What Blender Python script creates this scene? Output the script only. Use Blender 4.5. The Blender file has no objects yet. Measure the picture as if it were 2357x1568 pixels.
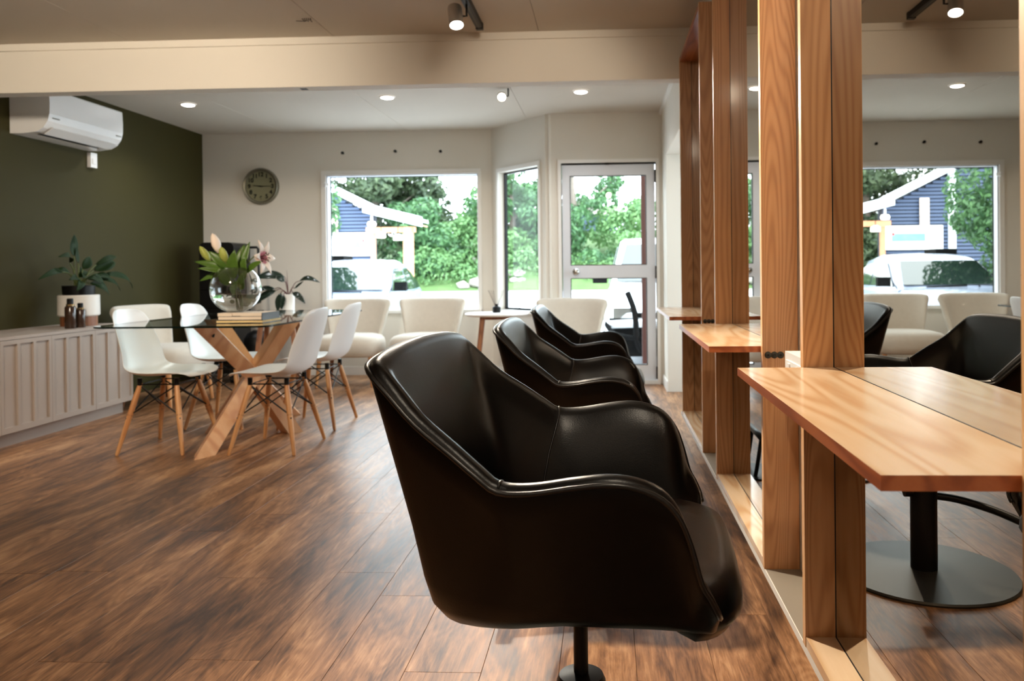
import bpy, bmesh, math, random
from mathutils import Vector, Matrix, Euler
random.seed(7)
C = bpy.context.scene.collection
SC = bpy.context.scene
PI = math.pi

# ------------------------------------------------------------------ camera
def make_camera():
    f, cx, cy, yaw, pit, rol, H = 1860.7, 1306.7, 632.8, .047443, -.00632, -.010415, 1.03
    F = Vector((-math.sin(yaw)*math.cos(pit), math.cos(yaw)*math.cos(pit), math.sin(pit)))
    R0 = Vector((math.cos(yaw), math.sin(yaw), 0)); U0 = R0.cross(F)
    R = math.cos(rol)*R0 + math.sin(rol)*U0
    U = math.cos(rol)*U0 - math.sin(rol)*R0
    cam = bpy.data.cameras.new('camera'); o = bpy.data.objects.new('camera', cam); C.objects.link(o)
    M = Matrix.Identity(4)
    for i in range(3):
        M[i][0], M[i][1], M[i][2] = R[i], U[i], -F[i]
    M[2][3] = H
    o.matrix_world = M
    cam.sensor_width = 36; cam.lens = f/2357*36
    cam.shift_x = (1178.5-cx)/2357; cam.shift_y = (cy-784)/2357
    cam.clip_start = .05; cam.clip_end = 300
    cam.dof.use_dof = True; cam.dof.focus_distance = 1.6; cam.dof.aperture_fstop = 6.3
    SC.camera = o
make_camera()

# ------------------------------------------------------------------ view, world, big lights
SC.view_settings.view_transform = 'Standard'; SC.view_settings.look = 'None'
SC.view_settings.gamma = 1; SC.view_settings.use_curve_mapping = False
SC.view_settings.exposure = 0.4
w = bpy.data.worlds.new('overcast_sky'); SC.world = w; w.use_nodes = True
w.node_tree.nodes['Background'].inputs[0].default_value = (.80, .91, 1, 1)
w.node_tree.nodes['Background'].inputs[1].default_value = 8.0

def light(name, kind, loc, power, col, aim=None, **kw):
    l = bpy.data.lights.new(name, kind); l.energy = power; l.color = col
    for k, v in kw.items(): setattr(l, k, v)
    o = bpy.data.objects.new(name, l); C.objects.link(o); o.location = loc
    if aim is not None:
        o.rotation_euler = (Vector(aim)-Vector(loc)).to_track_quat('-Z', 'Y').to_euler()
    return o
WARM = (1, .70, .42)
light('salon_lamps', 'AREA', (-1.6, -1.2, 2.35), 17, (1, .80, .60), (-1.6, -1.2, 0), shape='RECTANGLE', size=3.0, size_y=1.6)
for nm, loc, aim, sx, sy in (('window_portal', (-2.02, 8.08, 1.32), (-2.02, 0, 1.32), 1.55, 1.4), ('door_portal', (.01, 7.40, 1.03), (.01, 0, 1.03), .8, 1.9), ('passage_portal', (2.12, 5.9, 1.32), (0, 5.9, 1.32), 1.3, 1.45), ('bay_portal', (-.80, 7.70, 1.32), (-1.6, 7.03, 1.32), .75, 1.4)):
    p = light(nm, 'AREA', loc, 1, (1, 1, 1), aim, shape='RECTANGLE', size=sx, size_y=sy); p.data.cycles.is_portal = True

# ------------------------------------------------------------------ materials
def lin(r, g, b):
    return tuple(((c/255)/12.92 if c/255 <= .04045 else ((c/255+.055)/1.055)**2.4) for c in (r, g, b)) + (1,)
def mat(name, col, rough=.5, metal=0, spec=.5, bump=0, bscale=200, coat=0, var=0, vscale=3, trans=0, emit=None, estr=0, sheen=0, ior=1.45):
    m = bpy.data.materials.new(name); m.use_nodes = True
    nt = m.node_tree; b = nt.nodes['Principled BSDF']
    b.inputs['Base Color'].default_value = col; b.inputs['Roughness'].default_value = rough
    b.inputs['Metallic'].default_value = metal; b.inputs['Specular IOR Level'].default_value = spec
    b.inputs['Coat Weight'].default_value = coat; b.inputs['Transmission Weight'].default_value = trans
    b.inputs['IOR'].default_value = ior; b.inputs['Sheen Weight'].default_value = sheen
    if emit: b.inputs['Emission Color'].default_value = emit; b.inputs['Emission Strength'].default_value = estr
    tc = nt.nodes.new('ShaderNodeTexCoord')
    if var:
        n = nt.nodes.new('ShaderNodeTexNoise'); n.inputs['Scale'].default_value = vscale; n.inputs['Detail'].default_value = 4
        nt.links.new(tc.outputs['Object'], n.inputs['Vector'])
        mx = nt.nodes.new('ShaderNodeMix'); mx.data_type = 'RGBA'
        mx.inputs[6].default_value = tuple(c*(1-var) for c in col[:3])+(1,); mx.inputs[7].default_value = tuple(min(1, c*(1+var)) for c in col[:3])+(1,)
        nt.links.new(n.outputs['Fac'], mx.inputs[0]); nt.links.new(mx.outputs[2], b.inputs['Base Color'])
    if bump:
        n = nt.nodes.new('ShaderNodeTexNoise'); n.inputs['Scale'].default_value = bscale; n.inputs['Detail'].default_value = 3
        nt.links.new(tc.outputs['Object'], n.inputs['Vector'])
        bp = nt.nodes.new('ShaderNodeBump'); bp.inputs['Strength'].default_value = bump; bp.inputs['Distance'].default_value = .002
        nt.links.new(n.outputs['Fac'], bp.inputs['Height']); nt.links.new(bp.outputs['Normal'], b.inputs['Normal'])
    return m
def ramp(nt, fac, stops):
    r = nt.nodes.new('ShaderNodeValToRGB'); e = r.color_ramp.elements
    while len(e) < len(stops): e.new(.5)
    for i, (p, c) in enumerate(stops): e[i].position = p; e[i].color = c
    nt.links.new(fac, r.inputs[0]); return r.outputs[0]
def math_node(nt, op, a, b=None):
    n = nt.nodes.new('ShaderNodeMath'); n.operation = op
    for i, v in enumerate((a, b)):
        if v is None: continue
        if isinstance(v, (int, float)): n.inputs[i].default_value = v
        else: nt.links.new(v, n.inputs[i])
    return n.outputs[0]
def wood(name, scale, light_c, mid_c, dark_c, rough=.35, rings=9, coat=.2, per_object=True, pores=.35, spec=.5):
    """oak style grain: contour lines of a stretched noise (cathedrals) plus fine pores; scale stretches along the grain"""
    m = bpy.data.materials.new(name); m.use_nodes = True; nt = m.node_tree; b = nt.nodes['Principled BSDF']
    tc = nt.nodes.new('ShaderNodeTexCoord'); mp = nt.nodes.new('ShaderNodeMapping'); mp.inputs['Scale'].default_value = scale
    oi = nt.nodes.new('ShaderNodeObjectInfo')
    add = nt.nodes.new('ShaderNodeVectorMath'); add.operation = 'ADD'
    nt.links.new(tc.outputs['Object'], mp.inputs[0]); nt.links.new(mp.outputs[0], add.inputs[0])
    cmb = nt.nodes.new('ShaderNodeCombineXYZ'); k = math_node(nt, 'MULTIPLY', oi.outputs['Random'], 37.0)
    for i in range(3): nt.links.new(k, cmb.inputs[i])
    nt.links.new(cmb.outputs[0], add.inputs[1])
    n1 = nt.nodes.new('ShaderNodeTexNoise'); n1.inputs['Scale'].default_value = 1; n1.inputs['Detail'].default_value = 1.5; n1.inputs['Roughness'].default_value = .35
    nt.links.new(add.outputs[0], n1.inputs['Vector'])
    s = math_node(nt, 'SINE', math_node(nt, 'MULTIPLY', n1.outputs['Fac'], rings*6.283))
    s = math_node(nt, 'POWER', math_node(nt, 'ADD', math_node(nt, 'MULTIPLY', s, .5), .5), 1.6)
    n2 = nt.nodes.new('ShaderNodeTexNoise'); n2.inputs['Scale'].default_value = 14; n2.inputs['Detail'].default_value = 3
    nt.links.new(add.outputs[0], n2.inputs['Vector'])
    fac = math_node(nt, 'ADD', math_node(nt, 'MULTIPLY', s, 1-pores), math_node(nt, 'MULTIPLY', n2.outputs['Fac'], pores))
    col = ramp(nt, fac, [(.1, light_c), (.5, mid_c), (.95, dark_c)])
    nt.links.new(col, b.inputs['Base Color'])
    b.inputs['Roughness'].default_value = rough; b.inputs['Coat Weight'].default_value = coat; b.inputs['Coat Roughness'].default_value = .12
    b.inputs['Specular IOR Level'].default_value = spec
    bp = nt.nodes.new('ShaderNodeBump'); bp.inputs['Strength'].default_value = .08; bp.inputs['Distance'].default_value = .001
    nt.links.new(n2.outputs['Fac'], bp.inputs['Height']); nt.links.new(bp.outputs['Normal'], b.inputs['Normal'])
    return m
def floor_wood():
    m = bpy.data.materials.new('weathered_plank'); m.use_nodes = True; nt = m.node_tree; b = nt.nodes['Principled BSDF']
    tc = nt.nodes.new('ShaderNodeTexCoord'); oi = nt.nodes.new('ShaderNodeObjectInfo')
    k = math_node(nt, 'MULTIPLY', oi.outputs['Random'], 61.0)
    cmb = nt.nodes.new('ShaderNodeCombineXYZ')
    for i in range(3): nt.links.new(k, cmb.inputs[i])
    def field(scale, sc, det, rough=.55, dist=0, shift=True, src=None):
        mp = nt.nodes.new('ShaderNodeMapping'); mp.inputs['Scale'].default_value = scale
        nt.links.new(src or tc.outputs['Object'], mp.inputs[0])
        ad = nt.nodes.new('ShaderNodeVectorMath'); ad.operation = 'ADD'
        nt.links.new(mp.outputs[0], ad.inputs[0])
        if shift: nt.links.new(cmb.outputs[0], ad.inputs[1])
        n = nt.nodes.new('ShaderNodeTexNoise'); n.inputs['Scale'].default_value = sc; n.inputs['Detail'].default_value = det
        n.inputs['Roughness'].default_value = rough; n.inputs['Distortion'].default_value = dist
        nt.links.new(ad.outputs[0], n.inputs['Vector']); return n.outputs['Fac']
    geo = nt.nodes.new('ShaderNodeNewGeometry')
    a0 = field((4.8, 1.05, 1), 1, 5, .62, 1.0, False, geo.outputs['Position'])   # broad streaks over the whole floor
    a = field((9, 1.7, 1), 1, 5, .65, .9)             # streaks of one plank
    c = field((44, 4.2, 1), 1, 6, .75, .5)             # grain streaks
    d = field((210, 8, 1), 1, 2)                      # pores
    e = field((7, 1.25, 1), 1, 1, .4, .6)                   # cathedral contours
    e = math_node(nt, 'SINE', math_node(nt, 'MULTIPLY', e, 110))
    fac = math_node(nt, 'ADD', math_node(nt, 'MULTIPLY', a0, .42), math_node(nt, 'MULTIPLY', a, .24))
    fac = math_node(nt, 'ADD', fac, math_node(nt, 'MULTIPLY', c, .34))
    fac = math_node(nt, 'ADD', fac, math_node(nt, 'MULTIPLY', d, .10))
    fac = math_node(nt, 'ADD', fac, math_node(nt, 'MULTIPLY', e, .016))
    fac = math_node(nt, 'ADD', fac, math_node(nt, 'MULTIPLY', math_node(nt, 'SUBTRACT', oi.outputs['Random'], .5), .03))
    col = ramp(nt, fac, [(.44, lin(70, 46, 30)), (.515, lin(118, 81, 53)), (.585, lin(160, 115, 79)), (.675, lin(200, 156, 115))])
    nt.links.new(col, b.inputs['Base Color'])
    rr = nt.nodes.new('ShaderNodeMapRange'); rr.inputs[3].default_value = .29; rr.inputs[4].default_value = .5
    nt.links.new(c, rr.inputs[0]); nt.links.new(rr.outputs[0], b.inputs['Roughness'])
    b.inputs['Specular IOR Level'].default_value = .45
    bp = nt.nodes.new('ShaderNodeBump'); bp.inputs['Strength'].default_value = .25; bp.inputs['Distance'].default_value = .002
    nt.links.new(fac, bp.inputs['Height']); nt.links.new(bp.outputs['Normal'], b.inputs['Normal'])
    return m
def glass_mat(name, tint=(1, 1, 1, 1), refl=1.0):
    m = bpy.data.materials.new(name); m.use_nodes = True; nt = m.node_tree; nt.nodes.remove(nt.nodes['Principled BSDF'])
    out = nt.nodes['Material Output']; t = nt.nodes.new('ShaderNodeBsdfTransparent'); t.inputs[0].default_value = tint
    g = nt.nodes.new('ShaderNodeBsdfGlossy'); g.inputs['Roughness'].default_value = .0
    fr = nt.nodes.new('ShaderNodeFresnel'); fr.inputs[0].default_value = 1.5
    mx = nt.nodes.new('ShaderNodeMixShader')
    ge = nt.nodes.new('ShaderNodeNewGeometry')
    nt.links.new(math_node(nt, 'MULTIPLY', math_node(nt, 'MULTIPLY', math_node(nt, 'DIVIDE', math_node(nt, 'MULTIPLY', fr.outputs[0], 2.0), math_node(nt, 'ADD', fr.outputs[0], 1.0)), refl), math_node(nt, 'SUBTRACT', 1.0, ge.outputs['Backfacing'])), mx.inputs[0]); nt.links.new(t.outputs[0], mx.inputs[1]); nt.links.new(g.outputs[0], mx.inputs[2])
    nt.links.new(mx.outputs[0], out.inputs[0]); return m
def leaf_mat(name, dark, lite, rough=.5, trans=.25):
    m = bpy.data.materials.new(name); m.use_nodes = True; nt = m.node_tree; b = nt.nodes['Principled BSDF']
    g = nt.nodes.new('ShaderNodeNewGeometry')
    nt.links.new(ramp(nt, g.outputs['Random Per Island'], [(0, dark), (1, lite)]), b.inputs['Base Color'])
    b.inputs['Roughness'].default_value = rough
    t = nt.nodes.new('ShaderNodeBsdfTranslucent'); t.inputs[0].default_value = lite
    mx = nt.nodes.new('ShaderNodeMixShader'); mx.inputs[0].default_value = trans
    nt.links.new(b.outputs[0], mx.inputs[1]); nt.links.new(t.outputs[0], mx.inputs[2]); nt.links.new(mx.outputs[0], nt.nodes['Material Output'].inputs[0])
    return m
def ribbed(name, col, axis, scale):
    m = mat(name, col, .6)
    nt = m.node_tree; b = nt.nodes['Principled BSDF']
    return m

M = {}
M['wall'] = mat('cream_wall_paint', lin(226, 221, 211), .75, bump=.05, bscale=350, var=.02)
M['ceil'] = mat('ceiling_paint', lin(206, 198, 186), .8, bump=.06, bscale=260, var=.03)
M['green'] = mat('olive_wall_paint', lin(58, 53, 22), .7, spec=.25, bump=.08, bscale=300, var=.04)
M['trim'] = mat('white_trim_paint', lin(238, 236, 232), .4, var=.02)
M['floor'] = floor_wood()
M['gap'] = mat('floor_underlay', lin(40, 28, 20), .9, var=.1)
M['oakv'] = wood('oak_upright', (8, 8, .55), lin(204, 154, 108), lin(190, 138, 92), lin(168, 116, 74), .38, 38, .12, pores=.5)
M['oakh'] = wood('oak_lengthwise', (7, .8, 7), lin(242, 214, 180), lin(232, 198, 158), lin(216, 172, 128), .27, 14, .4, pores=.35)
M['oakedge'] = mat('lit_oak_edge_band', lin(226, 176, 122), .35, var=.08, vscale=20)  # pale edging, its colour lightened for window light on the front edges
M['oakdark'] = wood('oak_shelf_edge', (14, 1.6, 14), lin(190, 110, 62), lin(172, 92, 48), lin(146, 74, 36), .35, 5, .2)
M['beech'] = wood('beech_dowel', (30, 30, 3), lin(214, 160, 108), lin(202, 144, 92), lin(182, 120, 72), .42, 3, .1)
M['tablewood'] = wood('table_base_wood', (6, 6, .6), lin(224, 174, 130), lin(212, 156, 112), lin(198, 140, 98), .45, 4, .1)
M['walnut'] = wood('dark_stained_leg', (30, 30, 3), lin(160, 104, 66), lin(140, 86, 52), lin(116, 66, 38), .4, 3, .15)
M['mirror'] = mat('mirror_silver', (.50, .47, .42, 1), .0, 1, var=.004)
M['leather'] = mat('black_leather', lin(5, 4.5, 4), .30, bump=.10, bscale=420, var=.08, vscale=8, spec=.32)
M['piping'] = mat('black_piping', lin(20, 18, 17), .28, spec=.6, var=.05)
M['blackmetal'] = mat('black_metal', lin(30, 29, 28), .4, .6, var=.1)
M['chrome'] = mat('chrome', lin(190, 188, 184), .2, 1, var=.05)
M['disc'] = mat('dark_base_plate', lin(66, 64, 58), .42, .5, var=.1)
M['white_plastic'] = mat('white_plastic', lin(238, 238, 238), .32, spec=.5, var=.01)
M['cream'] = mat('cream_boucle', lin(208, 200, 187), .9, bump=.6, bscale=260, var=.06, vscale=30, sheen=.3)
M['greytop'] = mat('grey_ledge_top', lin(138, 130, 118), .5, var=.05)  # grey top surface of the ledge, behind a white front strip
M['glass'] = glass_mat('window_glass', (.97, .99, .98, 1), .2)
M['tableglass'] = glass_mat('table_glass', (.91, .95, .93, 1), 1.0)
M['glassedge'] = mat('glass_edge', lin(14, 26, 22), .15, spec=.6, var=.1)
M['alum'] = mat('white_aluminium', lin(222, 226, 234), .4, .1, var=.02)
M['black'] = mat('black_plastic', lin(15, 14, 14), .4, spec=.3, var=.1)
M['rubber'] = mat('black_rubber', lin(14, 14, 14), .7, var=.1)
M['cab'] = mat('cabinet_paint', lin(176, 163, 153), .5, bump=.1, bscale=180, var=.02)
M['clockrim'] = mat('clock_rim', lin(120, 116, 100), .35, .5, var=.06)
M['clockface'] = mat('clock_face', lin(134, 132, 104), .5, var=.05)
M['ceramic'] = mat('white_ceramic', lin(236, 232, 226), .35, var=.03)
M['plantleaf'] = mat('peace_lily_leaf', lin(24, 46, 14), .6, spec=.2, var=.3, vscale=14)
M['lilyleaf'] = mat('lily_leaf', lin(74, 104, 34), .4, var=.25, vscale=18)
M['rubberleaf'] = mat('rubber_plant_leaf', lin(30, 44, 34), .25, var=.25, vscale=14, spec=.6)
M['stem'] = mat('green_stem', lin(86, 96, 40), .5, var=.2)
M['redstem'] = mat('dark_red_stem', lin(92, 42, 38), .45, var=.2)
M['bud'] = mat('lily_bud', lin(164, 172, 84), .5, var=.2, vscale=12)
M['petal'] = mat('lily_petal', lin(240, 222, 206), .5, var=.05, vscale=12)
M['pinkpetal'] = mat('lily_throat', lin(226, 150, 164), .5, var=.2, vscale=12)
M['stamen'] = mat('lily_stamen', lin(96, 52, 36), .6, var=.2)
M['soil'] = mat('potting_soil', lin(36, 26, 20), .95, bump=.8, bscale=90, var=.3, vscale=40)
M['amber'] = mat('dark_amber_bottle', lin(60, 42, 32), .15, spec=.6, var=.1)
M['gold'] = mat('gold_band', lin(216, 190, 140), .25, 1, var=.05)
M['page'] = mat('book_pages', lin(232, 206, 150), .8, var=.08, vscale=60)
M['boxcard'] = mat('pale_card', lin(232, 216, 196), .7, var=.04)
M['bookblack'] = mat('black_cover', lin(30, 28, 28), .4, var=.1)
M['reed'] = mat('grey_reed', lin(120, 110, 104), .7, var=.1)
M['lampoff'] = mat('spot_can_silver', lin(200, 196, 190), .35, .7, var=.05)
def emis(name, col, s):
    m = mat(name, col, .5, emit=col, estr=s); return m
M['lens'] = emis('lit_lens', (1, .97, .92, 1), 14)
M['warmlens'] = emis('lit_warm_lens', (1, .86, .62, 1), 30)
M['porchlamp'] = emis('lit_porch_lamp', (1, .96, .86, 1), 3)

# ------------------------------------------------------------------ mesh helpers
class MB:
    def __init__(s): s.bm = bmesh.new()
    def box(s, x0, x1, y0, y1, z0, z1):
        v = [s.bm.verts.new(p) for p in ((x0,y0,z0),(x1,y0,z0),(x1,y1,z0),(x0,y1,z0),(x0,y0,z1),(x1,y0,z1),(x1,y1,z1),(x0,y1,z1))]
        for f in ((0,3,2,1),(4,5,6,7),(0,1,5,4),(1,2,6,5),(2,3,7,6),(3,0,4,7)): s.bm.faces.new([v[i] for i in f])
        return s
    def hexa(s, pts):
        v = [s.bm.verts.new(p) for p in pts]
        for f in ((0,3,2,1),(4,5,6,7),(0,1,5,4),(1,2,6,5),(2,3,7,6),(3,0,4,7)): s.bm.faces.new([v[i] for i in f])
        return s
    def prism(s, poly, axis, a, b):
        """extrude a 2D polygon along axis from a to b; poly in the two other axes (in xyz order)"""
        def P(p, t):
            q = list(p); q.insert(axis, t); return q
        A = [s.bm.verts.new(P(p, a)) for p in poly]; Bv = [s.bm.verts.new(P(p, b)) for p in poly]
        n = len(poly)
        s.bm.faces.new(A[::-1]); s.bm.faces.new(Bv)
        for i in range(n): s.bm.faces.new((A[i], A[(i+1) % n], Bv[(i+1) % n], Bv[i]))
        return s
    def ring(s, c, ax, r, n, ph=0):
        ax = Vector(ax).normalized(); u = ax.orthogonal().normalized(); v = ax.cross(u)
        return [s.bm.verts.new(Vector(c)+r*(math.cos(ph+2*PI*i/n)*u+math.sin(ph+2*PI*i/n)*v)) for i in range(n)]
    def cyl(s, p0, p1, r0, r1=None, n=16):
        r1 = r0 if r1 is None else r1
        ax = Vector(p1)-Vector(p0); A = s.ring(p0, ax, r0, n); B = s.ring(p1, ax, r1, n)
        s.bm.faces.new(A[::-1]); s.bm.faces.new(B)
        for i in range(n): s.bm.faces.new((A[i], A[(i+1) % n], B[(i+1) % n], B[i]))
        return s
    def tube(s, pts, r, n=8, closed=False):
        pts = [Vector(p) for p in pts]; rs = r if isinstance(r, (list, tuple)) else [r]*len(pts)
        rings = []; u = None; N = len(pts)
        for i, p in enumerate(pts):
            a = pts[(i-1) % N] if (i > 0 or closed) else p; b = pts[(i+1) % N] if (i < N-1 or closed) else p
            t = (b-a).normalized()
            u = t.orthogonal().normalized() if u is None else (u-t*u.dot(t)).normalized()
            v = t.cross(u)
            rings.append([s.bm.verts.new(p+rs[i]*(math.cos(2*PI*k/n)*u+math.sin(2*PI*k/n)*v)) for k in range(n)])
        for i in range(N if closed else N-1):
            A, B = rings[i], rings[(i+1) % N]
            for k in range(n): s.bm.faces.new((A[k], A[(k+1) % n], B[(k+1) % n], B[k]))
        if not closed: s.bm.faces.new(rings[0][::-1]); s.bm.faces.new(rings[-1])
        return s
    def lathe(s, prof, n=32, c=(0, 0, 0), cap=True):
        rings = []
        for r, z in prof:
            rings.append([s.bm.verts.new((c[0]+r*math.cos(2*PI*i/n), c[1]+r*math.sin(2*PI*i/n), c[2]+z)) for i in range(n)])
        for A, B in zip(rings, rings[1:]):
            for i in range(n): s.bm.faces.new((A[i], A[(i+1) % n], B[(i+1) % n], B[i]))
        if cap: s.bm.faces.new(rings[0][::-1]); s.bm.faces.new(rings[-1])
        return s
    def grid(s, P, closed_u=False):
        V = [[s.bm.verts.new(p) for p in row] for row in P]
        n = len(V)
        for i in range(n if closed_u else n-1):
            A, B = V[i], V[(i+1) % n]
            for j in range(len(A)-1): s.bm.faces.new((A[j], B[j], B[j+1], A[j+1]))
        return s
    def move(s, vec):
        bmesh.ops.translate(s.bm, verts=s.bm.verts, vec=vec); return s
    def xf(s, m):
        bmesh.ops.transform(s.bm, matrix=m, verts=s.bm.verts); return s
    def bevel(s, w, seg=2):
        es = [e for e in s.bm.edges if len(e.link_faces) == 2 and e.calc_face_angle(0) > .5]
        bmesh.ops.bevel(s.bm, geom=es, offset=w, segments=seg, profile=.5, affect='EDGES'); return s
    def build(s, name, m, parent=None, smooth=False, sub=0, solid=0, loc=None, rot=None, fix=True, soff=0):
        if fix: bmesh.ops.recalc_face_normals(s.bm, faces=s.bm.faces)
        me = bpy.data.meshes.new(name); s.bm.to_mesh(me); s.bm.free()
        o = bpy.data.objects.new(name, me); C.objects.link(o)
        if m is not None: me.materials.append(M[m] if isinstance(m, str) else m)
        if smooth:
            me.polygons.foreach_set('use_smooth', [True]*len(me.polygons))
            if smooth == 'auto': me.set_sharp_from_angle(angle=math.radians(38))
        if solid:
            md = o.modifiers.new('solid', 'SOLIDIFY'); md.thickness = solid; md.offset = soff
        if sub:
            md = o.modifiers.new('sub', 'SUBSURF'); md.levels = sub; md.render_levels = sub
        if loc: o.location = loc
        if rot: o.rotation_euler = rot
        if parent: o.parent = parent
        return o
def box(name, m, x0, x1, y0, y1, z0, z1, parent=None, bev=0, **k):
    b = MB().box(x0, x1, y0, y1, z0, z1)
    if bev: b.bevel(bev)
    return b.build(name, m, parent, smooth='auto' if bev else False, **k)
def tag(o, label, cat, group=None):
    o['label'] = label; o['category'] = cat
    if group: o['group'] = group
    return o
def thing(name, label, cat, loc=(0, 0, 0), rz=0, group=None):
    o = bpy.data.objects.new(name, None); C.objects.link(o); o.location = loc; o.rotation_euler = (0, 0, rz)
    o.empty_display_size = .05
    return tag(o, label, cat, group)
def S(o): o['kind'] = 'structure'; return o
def dup(root, loc, rz=0, label=None, group=None, z=0):
    r = root.copy(); C.objects.link(r); r.location = loc; r.rotation_euler = (0, 0, rz)
    if label: r['label'] = label
    if group: r['group'] = group
    for ch in list(root.children):
        c = ch.copy(); C.objects.link(c); c.parent = r
        for g in list(ch.children):
            d = g.copy(); C.objects.link(d); d.parent = c
    return r
def lerp(a, b, t): return a+(b-a)*t
def spline(pts, k):
    """Catmull-Rom through points, k samples per span"""
    pts = [Vector(p) for p in pts]; out = []
    for i in range(len(pts)-1):
        p0 = pts[max(i-1, 0)]; p1 = pts[i]; p2 = pts[i+1]; p3 = pts[min(i+2, len(pts)-1)]
        for j in range(k):
            t = j/k
            out.append(.5*((2*p1)+(p2-p0)*t+(2*p0-5*p1+4*p2-p3)*t*t+(3*p1-p0-3*p2+p3)*t**3))
    out.append(pts[-1]); return out

# ------------------------------------------------------------------ room shell
XL, XR, YB, YD, ZC = -4.05, .53, 7.97, 7.25, 2.43
YN = -3.2
AX0, AY0, AX1, AY1 = -1.124, 7.97, -.516, 7.25      # angled bay wall
def shell():
    fl = S(box('floor', 'gap', XL-.1, 2.1, YN, 8.1, -.12, -.006))
    # planks
    rows = {}
    known = {-7: 2.078, -6: 2.67, -5: 2.10, -4: 2.726, 1: 2.02}
    meshes = {}
    k0 = int((XL+.131)/.199)-1
    for k in range(k0, 4):
        xa = max(-.131+.199*k, XL); xb = min(xa if False else -.131+.199*(k+1), XR+.0)
        if xb-xa < .01: continue
        L = 1.3
        off = known.get(k, random.uniform(0, L))
        y = off-math.ceil((off+.9)/L)*L
        while y < 8.0:
            ya, yb = max(y, -.9), min(y+L, YB if xb < -1.0 else YD+.02)
            if yb-ya > .03:
                key = (round(xb-xa, 3), round(yb-ya, 3))
                g = .0005
                if key not in meshes:
                    b = MB().box(-(xb-xa)/2+g, (xb-xa)/2-g, -(yb-ya)/2+g, (yb-ya)/2-g, -.006, 0)
                    for e in [e for e in b.bm.edges if all(v.co.z > -.001 for v in e.verts)]: pass
                    bmesh.ops.bevel(b.bm, geom=[e for e in b.bm.edges if all(v.co.z > -.001 for v in e.verts)], offset=.0005, segments=1, affect='EDGES')
                    o = b.build('plank', 'floor', fl); meshes[key] = o.data
                else:
                    o = bpy.data.objects.new('plank', meshes[key]); C.objects.link(o); o.parent = fl
                o.location = ((xa+xb)/2, (ya+yb)/2, 0)
            y += L
    # passage floor beyond the opening
    S(box('trim_1', 'floor', XR, 2.05, 4.95, 6.8, -.006, 0))
    # ceiling and its sheets
    ce = S(box('ceiling', 'gap', XL-.1, 2.1, YN, 8.1, ZC+.012, ZC+.1))
    def sheets(ys, xs):
        for ya, yb in zip(ys, ys[1:]):
            for xa, xb in zip(xs, xs[1:]):
                b = MB().box(xa+.0012, xb-.0012, ya+.0012, yb-.0012, ZC, ZC+.012)
                bmesh.ops.bevel(b.bm, geom=[e for e in b.bm.edges if all(v.co.z < ZC+.001 for v in e.verts)], offset=.0015, segments=1, affect='EDGES')
                b.build('panel', 'ceil', ce)
    sheets([YN, -.2, 2.2, 4.75], [XL-.05, -2.84, -1.6, -.38, 2.1])
    sheets([4.85, 8.02], [XL-.05, -3.185, -1.95, -.72, 2.1])
    m = MB()
    for q in range(5): m.tube([(-1.66+.012*q, 4.39, ZC), (-1.65+.01*q, 4.40-.004*q, ZC-.012), (-1.70+.02*q, 4.41+.006*q, ZC-.006)], .002, 5)
    m.build('ceiling_mark', 'gap', ce)  # small brown mark on the ceiling, built from thin tubes
    # beam
    bm_ = S(box('beam', 'wall', XL, XR, 4.75, 4.86, 2.138, ZC+.01, bev=.003))
    box('cove_strip', 'wall', XL, XR, 4.735, 4.75, 2.388, ZC, bm_, bev=.003)
    tg = box('patch', 'black', -1.83, -1.79, 4.79, 4.83, 2.1365, 2.1385, bm_)
    # left wall (olive)
    S(box('wall_left', 'green', XL-.1, XL, YN, 8.1, 0, ZC+.01))
    S(box('wall_near', 'wall', XL-.1, 2.1, YN-.1, YN, 0, ZC+.01))
    # back wall with window opening
    wx0, wx1, wz0, wz1 = -2.79, -1.258, .647, 1.998
    b = MB(); Y0, Y1 = YB, YB+.1
    b.box(XL-.1, wx0, Y0, Y1, 0, ZC+.01).box(wx1, AX0+.07, Y0, Y1, 0, ZC+.01).box(wx0, wx1, Y0, Y1, 0, wz0).box(wx0, wx1, Y0, Y1, wz1, ZC+.01)
    S(b.build('wall_back', 'wall'))
    # door wall
    dx0, dx1, dz1 = -.395, .452, 1.985
    b = MB(); Y0, Y1 = YD, YD+.11
    b.box(AX1-.02, dx0, Y0, Y1, 0, ZC+.01).box(dx1, XR+.1, Y0, Y1, 0, ZC+.01).box(dx0, dx1, Y0, Y1, dz1, ZC+.01)
    S(b.build('wall_door', 'wall'))
    # angled bay wall, local x along the wall, local y outwards
    L = math.hypot(AX1-AX0, AY1-AY0); ang = math.atan2(AY1-AY0, AX1-AX0)
    s0, s1, az0, az1 = .13, .80, .652, 1.985
    b = MB(); b.box(-.03, s0, 0, .1, 0, ZC+.01).box(s1, L+.02, 0, .1, 0, ZC+.01).box(s0, s1, 0, .1, 0, az0).box(s0, s1, 0, .1, az1, ZC+.01)
    S(b.build('wall_angled', 'wall', loc=(AX0, AY0, 0), rot=(0, 0, ang)))
    # right wall with the opening
    oz = 1.985
    b = MB(); b.box(XR, XR+.1, YN, 5.0, 0, ZC+.01).box(.51, .62, 6.79, YD+.05, 0, ZC+.01).box(.51, .62, 5.0, 6.79, oz, ZC+.01)
    S(b.build('wall_right', 'wall'))
    b = MB(); b.box(.62, 2.1, 6.79, 6.9, 0, ZC+.01).box(2.0, 2.1, 4.9, 5.25, 0, ZC+.01).box(2.0, 2.1, 6.55, 6.9, 0, ZC+.01).box(2.0, 2.1, 5.25, 6.55, 0, .6).box(2.0, 2.1, 5.25, 6.55, 2.05, ZC+.01).box(.63, 2.1, 4.88, 4.98, 0, ZC+.01)
    S(b.build('wall_passage', 'wall'))
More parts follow.
